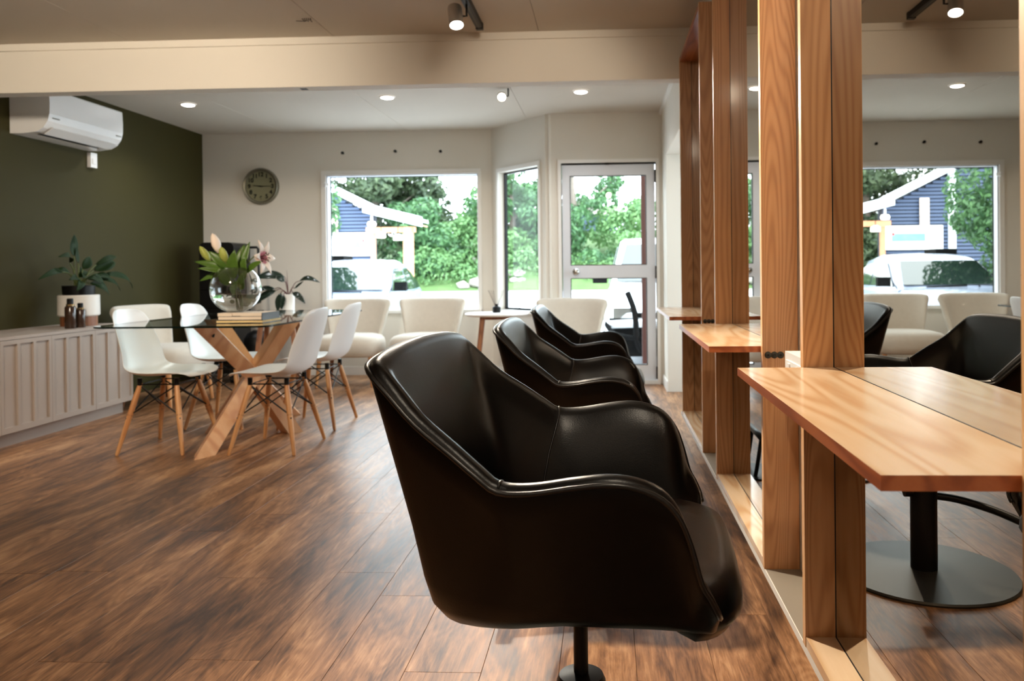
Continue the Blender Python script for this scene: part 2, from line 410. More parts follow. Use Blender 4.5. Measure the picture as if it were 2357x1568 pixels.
    w3 = S(MB().box(1.985, 2.0, 5.20, 5.25, .56, 2.09).box(1.985, 2.0, 6.55, 6.60, .56, 2.09).box(1.985, 2.0, 5.25, 6.55, 2.05, 2.09).box(1.97, 2.0, 5.2, 6.6, .56, .6).build('added_window', 'trim'))  # unseen window added in the passage to bring daylight onto the chairs
    box('pane', 'glass', 2.05, 2.054, 5.25, 6.55, .6, 2.05, w3)
    # baseboards, covings
    S(box('baseboard_back', 'trim', XL, AX0+.0, YB-.012, YB, 0, .085, bev=.003))
    S(box('baseboard_door', 'trim', AX1, dx0-.05, YD-.012, YD, 0, .085, bev=.003))
    S(box('baseboard_right', 'trim', .498, .51, 6.79, YD, 0, .085, bev=.003))
    S(MB().box(0, L, -.012, 0, 0, .085).build('baseboard_angled', 'trim', loc=(AX0, AY0, 0), rot=(0, 0, ang)))
    S(box('trim_2', 'trim', .485, .51, 4.86, YD, ZC-.025, ZC, bev=.004))
    # picture window
    w1 = S(MB().box(wx0-.045, wx0, YB-.014, YB+.02, wz0-.045, wz1+.045).box(wx1, wx1+.03, YB-.014, YB+.02, wz0-.045, wz1+.045).box(wx0, wx1, YB-.014, YB+.02, wz1, wz1+.045).build('window_1', 'trim'))
    MB().box(wx0-.045, wx1+.03, YB-.04, YB+.09, wz0-.03, wz0).build('window_sill', 'trim', w1)
    MB().box(wx0, wx0+.018, YB, YB+.1, wz0, wz1).box(wx1-.012, wx1, YB, YB+.1, wz0, wz1).box(wx0, wx1, YB, YB+.1, wz1-.012, wz1).build('window_frame', 'alum', w1)
    MB().box(wx0+.018, wx0+.026, YB+.075, YB+.085, wz0, wz1-.012).box(wx0+.02, wx1-.012, YB+.075, YB+.085, wz1-.02, wz1-.012).build('seal', 'rubber', w1)
    box('pane', 'glass', wx0+.02, wx1-.012, YB+.078, YB+.082, wz0, wz1-.012, w1)
    MB().box(wx0-.03, wx0-.005, YB-.03, YB-.01, 1.885, 1.925).cyl((wx0-.0, YB-.04, 1.9), (wx0+.03, YB-.02, 1.9), .02, n=12).build('blind_bracket', 'white_plastic', w1)
    # angled window
    R = dict(loc=(AX0, AY0, 0), rot=(0, 0, ang))
    w2 = S(MB().box(s0-.03, s0, -.012, .0, az0-.03, az1+.04).box(s1, s1+.03, -.012, 0, az0-.03, az1+.04).box(s0, s1, -.012, 0, az1, az1+.04).build('window_2', 'trim', **R))
    MB().box(s0-.03, s1+.03, -.03, .09, az0-.03, az0).build('window_sill', 'trim', w2)
    t = .016
    MB().box(s0, s0+t, .06, .09, az0, az1).box(s1-t*.4, s1, .06, .09, az0, az1).box(s0, s1, .06, .09, az1-t, az1).box(s0, s1, .06, .09, az0, az0+t).build('window_frame', 'black', w2)
    MB().box(s0+t, s1-t*.4, .074, .078, az0+t, az1-t).build('pane', 'glass', w2)
    box('catch', 'black', .33, .40, .04, .06, az0+.002, az0+.02, w2)
    # glazed door
    d = S(MB().box(dx0-.028, dx0, YD-.016, YD+.11, 0, dz1+.03).box(dx1, dx1+.028, YD-.016, YD+.11, 0, dz1+.03).box(dx0, dx1, YD-.016, YD+.11, dz1, dz1+.03).box(dx0, dx1, YD-.01, YD+.11, 0, .03).build('door_1', 'trim'))
    y0, y1 = YD+.025, YD+.065
    a0, a1, zt, zb = dx0+.006, dx1-.008, dz1-.014, .034
    gl, gr = -.318, .366
    fr = MB()
    fr.box(a0, gl, y0, y1, zb, zt).box(gr, a1, y0, y1, zb, zt).box(gl, gr, y0, y1, 1.873, zt).box(gl, gr, y0, y1, .952, 1.068).box(gl, gr, y0, y1, zb, .168)
    fr.build('leaf', 'alum', d)
    bd = MB()
    for (z0, z1) in ((1.068, 1.873), (.168, .952)):
        bd.box(gl, gl+.006, y0-.002, y1, z0, z1).box(gr-.006, gr, y0-.002, y1, z0, z1).box(gl, gr, y0-.002, y1, z1-.006, z1).box(gl, gr, y0-.002, y1, z0, z0+.006)
        box('pane', 'glass', gl, gr, YD+.043, YD+.047, z0, z1, d)
    bd.build('glazing_bead', 'rubber', d)
    k = MB().lathe([(.0, 0), (.032, 0), (.032, .006), (.018, .01), (.016, .03), (.03, .04), (.032, .052), (.024, .062), (0, .064)], 20, cap=False)
    k.xf(Matrix.Rotation(PI/2, 4, 'X')).build('knob', 'chrome', d, smooth=True, loc=(-.268, YD+.025, 1.008))
    for z in (.1, 1.0, 1.86): box('hinge', 'black', a1-.004, a1+.012, YD-.012, YD+.03, z-.055, z+.055, d, bev=.003)
    box('door_stop', 'black', .0, .04, YD+.0, YD+.03, dz1-.016, dz1-.002, d)
    box('shadow_gap', 'rubber', dx0, dx1, YD+.03, YD+.06, dz1-.014, dz1-.001, d)
    # hooks above the window
    for i, (x, z) in enumerate(((-2.611, 2.217), (-2.08, 2.226), (-1.626, 2.217))):
        o = MB().lathe([(0, 0), (.011, 0), (.011, .004), (.006, .008), (.006, .018), (.013, .022), (.015, .03), (.01, .036), (0, .037)], 14, cap=False).xf(Matrix.Rotation(PI/2, 4, 'X')).build('hook', 'black', smooth=True, loc=(x, YB, z))
        tag(o, ['round black hook above the window, nearest the clock', 'middle black hook of the three above the window', 'round black hook above the window, farthest from the clock'][i], 'hook', 'hooks above the window')
shell()

# ------------------------------------------------------------------ styling stations
SY = (.838, 2.262, 3.686)
def stations():
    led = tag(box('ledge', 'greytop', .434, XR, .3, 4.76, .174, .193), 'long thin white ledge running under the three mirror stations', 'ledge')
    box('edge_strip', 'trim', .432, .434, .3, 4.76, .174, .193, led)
    zb, zt, W, T = .193, 2.235, .985, .025
    xf, xm = .432, .497
    for i, y in enumerate(SY):
        lab = ['tall oak framed mirror station nearest the camera', 'tall oak framed mirror station, the middle of three', 'tall oak framed mirror station nearest the door'][i]
        t = thing('mirror_station', lab, 'mirror', (0, y, 0), 0, 'mirror stations along the wall')
        def upright(name, y0, y1):
            b = MB().box(xf, XR-.002, y0, y1, zb, zt).bevel(.0012, 1)
            o = b.build(name, 'oakv', t)
            MB().box(xf-.0012, xf, y0+.001, y1-.001, zb, zt).build('edge_band', 'oakedge', o)
            return o
        up = upright('side_panel', 0, T); upright('side_panel', W-T, W)
        box('base_panel', 'oakh', xf, XR-.002, T, W-T, zb, zb+T-.003, t, bev=.001)
        box('top_panel', 'oakdark', xf, XR-.002, T, W-T, zt-T, zt, t, bev=.001)
        box('mirror_glass', 'mirror', xm, xm+.005, T+.001, W-T-.001, zb+T-.003, zt-T, t)
        MB().box(xm-.0012, xm+.004, T, T+.001, zb+T-.003, zt-T).box(xm-.0012, xm+.004, W-T-.001, W-T, zb+T-.003, zt-T).box(xm-.0012, xm+.004, T, W-T, zb+T-.003, zb+T-.0015).build('mirror_edge', 'bookblack', t)
        box('back_panel', 'gap', xm+.006, XR-.002, T, W-T, zb+T-.003, zt-T, t)
        for j, x in enumerate((.446, .463, .48) if i else ()):
            g = MB().lathe([(0, .004), (.0035, .004), (.0045, .001), (.0085, .004), (.0095, .002), (.0095, 0)], 18, cap=False).xf(Matrix.Rotation(PI/2, 4, 'X'))
            g.build('grommet', 'disc', t, smooth=True, loc=(x, -.0002, .788 if i == 1 else .79))
            MB().cyl((x, -.0045, .788), (x, -.0038, .788), .003, n=10).build('grommet_hole', 'black', t)
        sh = thing('shelf', ['glossy oak shelf of the station nearest the camera', 'glossy oak shelf of the middle mirror station', 'glossy oak shelf of the mirror station nearest the door'][i], 'shelf', (0, y, 0), 0, 'shelves of the mirror stations')
        b = MB().box(.287, xm-.0018, T+.002, W-T-.002, .793, .81).bevel(.0012, 1)
        o = b.build('board', 'oakh', sh)
        o.data.materials.append(M['oakdark'])
        for p in o.data.polygons:
            if abs(p.normal.z) < .6: p.material_index = 1
        MB().box(xm-.0016, xm-.0004, T+.002, W-T-.002, .7925, .8103).build('rear_seal', 'bookblack', sh)
    # power outlet between the first two stations
    t = thing('power_outlet', 'white power outlet box on wall between the two nearer stations', 'outlet', (XR, 2.03, .75))
    MB().box(-.065, -.001, -.105, .105, -.055, .062).bevel(.008, 3).build('housing', 'white_plastic', t, smooth='auto')
    MB().box(-.0685, -.064, -.085, .085, -.035, .042).bevel(.002).build('face_plate', 'white_plastic', t, smooth='auto')
    for y in (-.045, .045):
        MB().box(-.0715, -.068, y-.012, y+.012, .018, .036).build('switch', 'white_plastic', t)
        h = MB()
        for dy in (-.009, .009): h.box(-.0688, -.0684, y+dy-.0015, y+dy+.0015, -.012, .0)
        h.box(-.0688, -.0684, y-.0015, y+.0015, -.028, -.018).build('pin_holes', 'black', t)
stations()

# ------------------------------------------------------------------ black salon chairs
RIM = [(-.294, 0, .902), (-.292, .12, .899), (-.288, .215, .891), (-.277, .252, .880), (-.241, .270, .848), (-.200, .283, .810), (-.145, .30, .773), (-.105, .311, .745), (-.076, .316, .727), (-.03, .319, .727), (.02, .32, .735), (.07, .32, .741), (.11, .318, .737), (.145, .315, .722), (.168, .312, .695), (.183, .308, .655), (.195, .305, .61), (.207, .30, .588), (.217, .292, .566), (.220, .276, .553)]
BOT = [(-.152, 0), (-.152, .07), (-.147, .11), (-.133, .15), (-.112, .17), (-.09, .185), (-.065, .195), (-.035, .2), (-.01, .205), (.02, .21), (.05, .21), (.08, .21), (.105, .21), (.13, .21), (.15, .21), (.165, .21), (.18, .21), (.195, .208), (.205, .205), (.215, .20)]
INW = [(1, 0), (1, 0), (.95, -.3), (.8, -.6), (.6, -.8), (.45, -.9), (.3, -.95), (.2, -.98), (.12, -.99), (.05, -1), (0, -1), (0, -1), (0, -1), (-.05, -1), (-.1, -.99), (-.15, -.99), (-.2, -.98), (-.2, -.98), (-.2, -.98), (-.2, -.98)]
PROF = [(0, 0), (.2, .010), (.36, .04), (.47, .10), (.54, .20), (.64, .40), (.77, .62), (.89, .82), (1, 1)]
def salon_chair(label, loc, rz, lift):
    t = thing('salon_chair', label, 'chair', loc, rz, 'black salon chairs')
    zb0 = .488
    k = 3
    rim = spline(RIM, k); bot = spline([(x, y, 0) for x, y in BOT], k); inw = spline([(x, y, 0) for x, y in INW], k)
    zf = lambda i: zb0+.028*min(1, max(0, (i/k-4)/5))
    def inner_raw(i, j):
        """point of the padded inside: rim column i, profile row j"""
        r, b, n = rim[i], bot[i], inw[i].normalized(); a, c = PROF[j]; u = (len(PROF)-1-j)/(len(PROF)-4)
        pad = .012*math.sin(PI*(j-2)/(len(PROF)-2)) + .012*math.exp(-((i/k-3.2)/2)**2)*min(1, u*1.3)
        return Vector((lerp(b.x, r.x, a), lerp(b.y, r.y, a), lerp(zf(i), r.z, c)))+n*(.030+pad)
    J = range(3, len(PROF))
    G = {j: [inner_raw(i, j) for i in range(len(rim))] for j in J}
    for j in J:                                   # round the inside corners between back and sides
        row = [Vector((p.x, -p.y, p.z)) for p in G[j][:0:-1]]+G[j]
        for _ in range(int(26*min(1, (len(PROF)-1-j)/3))):
            row = [row[0]]+[row[m_].lerp((row[m_-1]+row[m_+1])/2, .6) for m_ in range(1, len(row)-1)]+[row[-1]]
        G[j] = row[len(rim)-1:]
    def inner(i, j): return G[j][i]
    def cols(side):
        out = []
        for i, (r, b, n) in enumerate(zip(rim, bot, inw)):
            n = n.normalized(); col = []
            outer = [Vector((lerp(b.x, r.x, a), lerp(b.y, r.y, a), lerp(zf(i), r.z, c))) for a, c in PROF]
            th = .030
            col += outer
            for a in (30, 65, 90, 115, 150):
                q = r + n*(th/2)*(1-math.cos(math.radians(a))) + Vector((0, 0, th/2*math.sin(math.radians(a))))
                col.append(q)
            for idx in range(len(outer)-1, 2, -1): col.append(inner(i, idx))
            col = [Vector((p.x, p.y*side, p.z)) for p in col]
            out.append(col)
        return out
    A = cols(1); B = cols(-1)
    P = B[::-1]+A[1:]
    m = MB().grid(P)
    # front end caps and bottom
    bm = m.bm; bm.verts.ensure_lookup_table(); n = len(P[0])
    for s in (0, len(P)-1):
        vs = [bm.verts[s*n+j] for j in range(n)]
        h = n//2
        for j in range(h-1):
            try: bm.faces.new((vs[j], vs[j+1], vs[n-2-j], vs[n-1-j]))
            except ValueError: pass
    half = len(P)//2
    for i in range(half):
        a, b = i, len(P)-1-i
        q = [bm.verts[a*n], bm.verts[(a+1)*n], bm.verts[(b-1)*n], bm.verts[b*n]]
        if len(set(q)) == 4: bm.faces.new(q)
        else: bm.faces.new([q[0], q[1], q[3]])
    sh = m.build('shell', 'leather', t, smooth=True)
    # piping on the outer rim, seam lines
    rp = [Vector((p.x, -p.y, p.z)) for p in rim[::-1]]+rim[1:]
    nn = [Vector((p.x, -p.y, 0)).normalized() for p in inw[::-1]]+[p.normalized() for p in inw[1:]]
    MB().tube([p-q*.0015+Vector((0, 0, .004)) for p, q in zip(rp, nn)], .0042, 6).build('piping', 'piping', t, smooth=True)
    si = 8*k
    for s in (1, -1):
        r, b, q = rim[si], bot[si], inw[si].normalized()
        pts = []
        for idx in range(len(PROF)-1, 2, -1):
            u = (len(PROF)-1-idx)/(len(PROF)-4); f_ = lerp(si, 5.2*k, u); i0 = int(f_)
            p = inner(i0, idx).lerp(inner(i0+1, idx), f_-i0)
            pts.append(Vector((p.x, p.y*s, p.z)))
        q = q if False else inw[si].normalized()
        top = [Vector((r.x, r.y*s, r.z)) + Vector((q.x, q.y*s, 0))*.015*(1-math.cos(a))+Vector((0, 0, .0152*math.sin(a))) for a in (.6, 1.2, 1.57, 2, 2.6)]
        MB().tube(top+pts, .0022, 6).build('seam', 'piping', t, smooth=True)
    # seat cushion: rounded plan with a waterfall nose
    plan = []
    N = 40
    for i in range(N):
        a = 2*PI*i/N; ca, sa = math.cos(a), math.sin(a); e = .45
        x = math.copysign(abs(ca)**e, ca); y = math.copysign(abs(sa)**e, sa)
        plan.append((.042+(.224 if x > 0 else .212)*x, y*(.268 if x > 0 else .268-.07*abs(x))))
    c = MB(); rows = []
    for rr, z in ((.0, .502), (.7, .498), (.93, .503), (1.0, .528), (.995, .552), (.95, .575), (.85, .587), (.6, .594), (.3, .597), (0.01, .598)):
        row = []
        for x, y in plan:
            f_ = min(1, max(0, (x-.10)/.11)); f_ = f_*f_*(3-2*f_)
            zz = lerp(.556+(z-.498)*.42, z, f_) - (.010*f_ if z > .55 else 0)
            row.append((.042+(x-.042)*rr, y*rr*lerp(.9, 1, f_), zz))
        rows.append(row)
    rows = [r+[r[0]] for r in rows]
    c.grid(rows[1:]); bmesh.ops.remove_doubles(c.bm, verts=c.bm.verts, dist=.0004)
    c.build('seat_cushion', 'leather', t, smooth=True)
    for o in t.children: o.location.z = lift
    MB().cyl((0, 0, .33), (0, 0, .53+lift), .0125, n=20).build('piston', 'blackmetal', t, smooth='auto')
    MB().cyl((0, 0, .475+lift), (0, 0, .505+lift), .07, .09, n=24).build('seat_mount', 'blackmetal', t, smooth='auto')
    MB().lathe([(.0425, .012), (.0425, .322), (.038, .332), (.014, .336)], 28).build('column', 'blackmetal', t, smooth='auto')
    MB().lathe([(.29, 0), (.292, .006), (.288, .012), (.1, .014), (.044, .018)], 64).build('base_plate', 'disc', t, smooth='auto')
    pl = MB().tube(spline([(-.03, 0, .26), (-.10, -.03, .255), (-.19, -.09, .235), (-.27, -.16, .205)], 5), .0125, 10).build('pump_lever', 'blackmetal', t, smooth=True)
    MB().box(-.29, -.25, -.20, -.14, .19, .215).bevel(.006).build('pedal', 'rubber', pl, smooth='auto')
    MB().cyl((.035, .0, .275), (.065, .0, .275), .018, n=14).build('brake_knob', 'blackmetal', t, smooth='auto')
    return t
c1 = salon_chair('black leather salon chair closest to the camera, raised high', (-.05, 1.39, 0), -.074, 0)
salon_chair('black leather salon chair facing the middle mirror station', (-.062, 2.76, 0), -.03, -.052)
salon_chair('black leather salon chair farthest back, beside the glazed door', (-.075, 4.15, 0), -.02, -.066)
t = thing('footrest', 'low black tubular footrest standing before the farthest mirror station', 'footrest', (.245, 4.1, 0))
MB().tube([(0, -.19, .20), (0, .19, .20)], .016, 10).build('foot_bar', 'blackmetal', t, smooth=True)
for y in (-.12, .12): MB().tube([(0, y, .20), (.015, y, .1), (.03, y, .012)], .010, 8).build('leg', 'blackmetal', t, smooth=True)
MB().lathe([(.11, 0), (.11, .008), (.10, .012)], 28).xf(Matrix.Scale(1.5, 4, (0, 1, 0))).build('base', 'blackmetal', t, smooth='auto')

# ------------------------------------------------------------------ white shell dining chairs
def dining_chair():
    t = thing('dining_chair', '', 'chair')
    prof = [(.235, .437), (.215, .450), (.16, .455), (.08, .446), (0, .436), (-.08, .432), (-.14, .441), (-.18, .47), (-.205, .52), (-.228, .59), (-.25, .665), (-.27, .74), (-.283, .795), (-.286, .825)]
    hw = [.175, .205, .225, .232, .234, .232, .23, .227, .222, .214, .203, .19, .17, .125]
    lift = [.0, .004, .012, .022, .03, .036, .04, .035, .02, .008, .0, 0, 0, -.01]
    fwd = [-.03, -.012, 0, 0, 0, 0, .012, .03, .052, .062, .06, .052, .04, .03]
    P = []
    for (x, z), h, l, f in zip(prof, hw, lift, fwd):
        row = []
        for j in range(-6, 7):
            v = j/6; a = abs(v)**2.4
            row.append((x+f*a, h*math.sin(v*PI/2)**1 if False else h*v, z+l*a))
        P.append(row)
    MB().grid(P).build('shell', 'white_plastic', t, smooth=True, sub=2, solid=.007, soff=0)
    for sx in (1, -1):
        for sy in (1, -1):
            top = Vector((sx*.105, sy*.125, .40)); foot = Vector((sx*.19, sy*.232, 0))
            q = (foot-top); d = q.length
            lg = MB().lathe([(.008, 0), (.0105, .01), (.0165, d*.55), (.0165, d*.8), (.0125, d)], 14)
            rot = (top-foot).to_track_quat('Z', 'Y').to_euler()
            o = lg.build('leg', 'beech', t, smooth='auto', loc=foot, rot=rot)
            pl = MB().cyl((0, -.018, d*.5), (0, .018, d*.5), .005, n=8).build('bolt', 'chrome', o)
    w = MB()
    def at(sx, sy, z):
        top = Vector((sx*.105, sy*.125, .40)); foot = Vector((sx*.19, sy*.232, 0)); return lerp(foot, top, z/.40)
    r = .0042
    for sx in (1, -1):
        w.tube([at(sx, 1, .22), at(sx, -1, .385)], r, 6).tube([at(sx, -1, .22), at(sx, 1, .385)], r, 6)
    for sy in (1, -1):
        w.tube([at(1, sy, .22), at(-1, sy, .385)], r, 6).tube([at(-1, sy, .22), at(1, sy, .385)], r, 6)
    for sx in (1, -1): w.tube([at(sx, 1, .39), at(sx, -1, .39)], .004, 6)
    for sy in (1, -1): w.tube([at(1, sy, .39), at(-1, sy, .39)], .004, 6)
    for sx in (1, -1):
        for sy in (1, -1):
            w.cyl(at(sx, sy, .385), at(sx, sy, .385)+Vector((0, 0, .042)), .014, n=10)
            w.cyl(at(sx, sy, .216), at(sx, sy, .224), .0165, n=10)
    w.build('wire_brace', 'blackmetal', t, smooth='auto')
    return t
G = 'white shell chairs round the glass table'
dc = dining_chair(); dc['group'] = G
dc.location = (-2.60, 4.69, 0); dc.rotation_euler = (0, 0, .02)
dc['label'] = 'white shell chair beside the cabinet, nearer one on that table side'
dup(dc, (-2.60, 5.43, 0), .03, 'white shell chair beside the cabinet, farther one on that table side', G)
dup(dc, (-1.945, 4.69, 0), PI-.02, 'white shell chair on the salon chair side, nearer one', G)
dup(dc, (-1.965, 5.41, 0), PI+.0, 'white shell chair on the salon chair side, farther one', G)

# ------------------------------------------------------------------ glass table
def glass_table():
    t = thing('dining_table', 'glass topped dining table on crossed wooden beams', 'table', (-2.33, 5.16, 0))
    def rr(hx, hy, r, n=8):
        pts = []
        for cx, cy, a0 in ((hx-r, hy-r, 0), (-hx+r, hy-r, 90), (-hx+r, -hy+r, 180), (hx-r, -hy+r, 270)):
            for i in range(n+1):
                a = math.radians(a0+90*i/n); pts.append((cx+r*math.cos(a), cy+r*math.sin(a)))
        return pts
    poly = rr(.50, .90, .10)
    g = MB().prism(poly, 2, .735, .745)
    o = g.build('glass_top', 'tableglass', t); o.data.materials.append(M['glassedge'])
    for p in o.data.polygons:
        if abs(p.normal.z) < .5: p.material_index = 1
    c = Vector((.05, -.05, .375))
    for fx, fy in ((.0, -.64), (.24, .02), (0, .64), (-.24, -.02)):
        foot = Vector((c.x+fx, c.y+fy, 0)); top = 2*c-foot; top.z = .735
        dvec = top-foot; L = dvec.length; ax = dvec.normalized()
        b = MB().box(-.043, .043, -.043, .043, -.12, L+.12)
        q = ax.to_track_quat('Z', 'Y').to_matrix().to_4x4()
        b.xf(Matrix.Translation(foot) @ q @ Matrix.Rotation(PI/4, 4, 'Z'))
        for z, nrm in ((0.0, (0, 0, -1)), (.733, (0, 0, 1))):
            bmesh.ops.bisect_plane(b.bm, geom=b.bm.verts[:]+b.bm.edges[:]+b.bm.faces[:], plane_co=(0, 0, z), plane_no=nrm, clear_outer=True)
            es = [e for e in b.bm.edges if len(e.link_faces) == 1]
            bmesh.ops.holes_fill(b.bm, edges=es)
        o = b.build('leg', 'tablewood', t)
        side = ax.cross(Vector((0, 0, 1))).normalized()
        p = top-ax*.07
        up = side.cross(ax)
        q0 = p+(side*(-1 if fx < 0 or fy > 0 else 1)*.035-up*.03)
        MB().cyl(q0-up*.008, q0+up*.01, .007, n=10).build('bolt_hole', 'black', o)
glass_table()

# things on the table
bk = thing('book', 'lower book of the stack on glass table, pale covers and yellow pages', 'book', (-2.06, 4.62, .745), .0)
MB().box(-.155, .113, -.127, .127, .004, .016).build('pages', 'page', bk)
MB().box(-.16, .112, -.13, .13, 0, .003).box(-.16, .112, -.13, .13, .0165, .020).build('cover', 'bookblack', bk)  # covers blackened to draw the shaded gap lines of the stack
bx = thing('gift_box', 'pale flat box with a notched lid under the vase', 'box', (-2.06, 4.62, .765), .0)
MB().box(-.145, .105, -.125, .12, 0, .018).bevel(.001, 1).build('tray', 'boxcard', bx)
MB().box(-.147, -.065, -.127, .122, .020, .038).box(-.015, .107, -.127, .122, .020, .038).box(-.065, -.015, -.119, .122, .020, .038).build('lid', 'boxcard', bx)
MB().box(-.144, .104, -.1255, .119, .0172, .0215).box(-.144, .104, -.124, .119, -.0008, .0012).build('shadow_line', 'bookblack', bx)  # black strips painted as the shade in the gaps around the tray
MB().box(.107, .109, -.125, .12, .0, .038).build('cover_band', 'bookblack', bx)
def vase():
    R = .143; c = Vector((-2.165, 4.63, .803))
    t = thing('fish_bowl_vase', 'clear round glass vase standing on the stacked books', 'vase', c)
    zc = R*.96
    outer = [(R*math.cos(math.radians(a)), zc+R*math.sin(math.radians(a))) for a in range(-74, 59, 6)]
    outer = [(outer[0][0]*.5, .0)] + [(r, max(z, 0)) for r, z in outer]
    inner = [((R-.004)*math.cos(math.radians(a)), zc+(R-.004)*math.sin(math.radians(a))) for a in range(58, -75, -6)]
    inner.append((.001, zc-(R-.004)*.95))
    b = MB().lathe([(.001, 0)]+outer+inner, 48, cap=False)
    g = mat('clear_glass', (1, 1, 1, 1), 0, trans=1, ior=1.45, var=0)
    b.build('bowl', g, t, smooth=True)
    wl = zc-.035
    wp = [((R-.0042)*math.cos(math.radians(a)), zc+(R-.0042)*math.sin(math.radians(a))) for a in range(-74, -13, 6)]
    wat = mat('water', (.93, .97, .95, 1), 0, trans=1, ior=1.33)
    MB().lathe([(.001, zc-(R-.0042)*.95)]+wp+[(.001, wp[-1][1])], 40, cap=False).build('water', wat, t, smooth='auto')
    return c
vc = vase()
def leaf(m, base, tip, width, droop=.0, fold=.15, nrm=None, n=9):
    """pointed leaf from base to tip, arching"""
    base, tip = Vector(base), Vector(tip); d = tip-base; L = d.length
    side = d.cross(Vector((0, 0, 1)) if nrm is None else Vector(nrm))
    side = side.normalized() if side.length > 1e-4 else Vector((1, 0, 0))
    up = side.cross(d).normalized()
    rows = []
    for i in range(n):
        s = i/(n-1); w = width*(math.sin(PI*min(1, s**.8*1.0))**.85)*.5 + .0006
        c = base+d*s+up*droop*math.sin(PI*s)
        rows.append([c-side*w+up*fold*w, c-side*w*.5+up*fold*w*.35, c, c+side*w*.5+up*fold*w*.35, c+side*w+up*fold*w])
    m.grid(rows)
def one_leaf(name, mt, parent, *a, **k):
    m = MB(); leaf(m, *a, **k); return m.build(name, mt, parent, smooth=True, solid=.0012)
def lilies():
    t = thing('lily_bouquet', 'lilies with one open pink flower and buds in the glass vase', 'flowers', vc)
    loc = lambda x, z, y=0: Vector((x-vc.x, y, z-vc.z))
    base = Vector((.03, 0, .03))
    stems = [((-.02, .0, .2), loc(-2.29, 1.19)), ((.0, -.02, .2), loc(-2.25, 1.13)), ((-.04, .01, .2), loc(-2.335, 1.14)), ((.03, .0, .22), loc(-2.05, 1.13)), ((.02, .02, .2), loc(-2.13, 1.17))]
    for mid, tip in stems:
        MB().tube(spline([base+Vector((random.uniform(-.02, .02), random.uniform(-.02, .02), 0)), Vector(mid), tip], 6), .0038, 6).build('stem', 'stem', t, smooth=True)
    def bud(c, d, L, r, mt):
        d = Vector(d).normalized(); q = d.to_track_quat('Z', 'Y').to_matrix().to_4x4()
        pr = [(r*.25, 0), (r*.7, L*.18), (r, L*.42), (r*.92, L*.65), (r*.55, L*.88), (r*.08, L)]
        b = MB().lathe(pr, 12)
        for v in b.bm.verts:
            a = math.atan2(v.co.y, v.co.x); k = 1+.12*math.cos(3*a); v.co.x *= k; v.co.y *= k
        b.xf(Matrix.Translation(c) @ q).build('bud', mt, t, smooth=True)
    bud(loc(-2.265, 1.15), (-.28, 0, .9), .12, .026, 'petal')
    bud(loc(-2.315, 1.10), (-.45, -.2, .8), .105, .021, 'bud')
    bud(loc(-2.215, 1.09), (-.18, -.3, .9), .10, .024, 'bud')
    # open flower facing right
    K = 1.35; fc = loc(-2.045, 1.115); ax = Vector((.93, -.12, .10)).normalized()
    u = ax.orthogonal().normalized(); v = ax.cross(u)
    for i in range(6):
        a = 2*PI*i/6+.2; dr = math.cos(a)*u+math.sin(a)*v
        rows = []
        for s in range(8):
            q = s/7; c = fc+(ax*(.075*q-.03*q**4)+dr*(.006+.075*q**2.2))*K
            wdt = .026*math.sin(PI*min(1, q*.9+.06))**.8+.0008; sd = ax.cross(dr)
            rows.append([c-sd*wdt-dr*.004, c-sd*wdt*.5, c+dr*.003, c+sd*wdt*.5, c+sd*wdt-dr*.004])
        m = MB().grid(rows); o = m.build('petal', 'petal', t, smooth=True, solid=.0012)
        o.data.materials.append(M['pinkpetal'])
        for p in o.data.polygons:
            if p.index % 4 in (1, 2) and 4 < p.index < 16: p.material_index = 1
    for i in range(6):
        a = 2*PI*i/6; dr = math.cos(a)*u+math.sin(a)*v
        MB().tube([fc, fc+ax*.05+dr*.01, fc+ax*.075+dr*.022], .0014, 5).cyl(fc+ax*.076+dr*.014, fc+ax*.077+dr*.03, .003, n=6).build('stamen', 'stamen', t)
    L = [(loc(-2.2, 1.05), loc(-2.40, 1.10, -.02), .045), (loc(-2.2, 1.04), loc(-2.36, .985, -.04), .04), (loc(-2.22, 1.06), loc(-2.31, 1.16, -.03), .05), (loc(-2.2, 1.03, -.02), loc(-2.345, 1.06, -.09), .035),
         (loc(-2.17, .99, -.02), loc(-2.135, 1.165, -.07), .075), (loc(-2.14, 1.0), loc(-2.085, 1.215, .02), .05), (loc(-2.12, .98), loc(-2.09, 1.13, -.04), .055), (loc(-2.1, 1.03), loc(-1.985, 1.10, -.03), .045),
         (loc(-2.16, 1.05, .02), loc(-2.13, 1.2, .05), .05), (loc(-2.19, .96, -.03), loc(-2.23, 1.06, -.08), .06), (loc(-2.12, .93, -.02), loc(-2.10, 1.03, -.05), .05), (loc(-2.17, .9, -.02), loc(-2.12, .99, -.07), .05)]
    for b, tp, wd in L: one_leaf('leaf', 'lilyleaf', t, b, tp, wd, .012, .25, nrm=(.1, -.8, .5))
lilies()

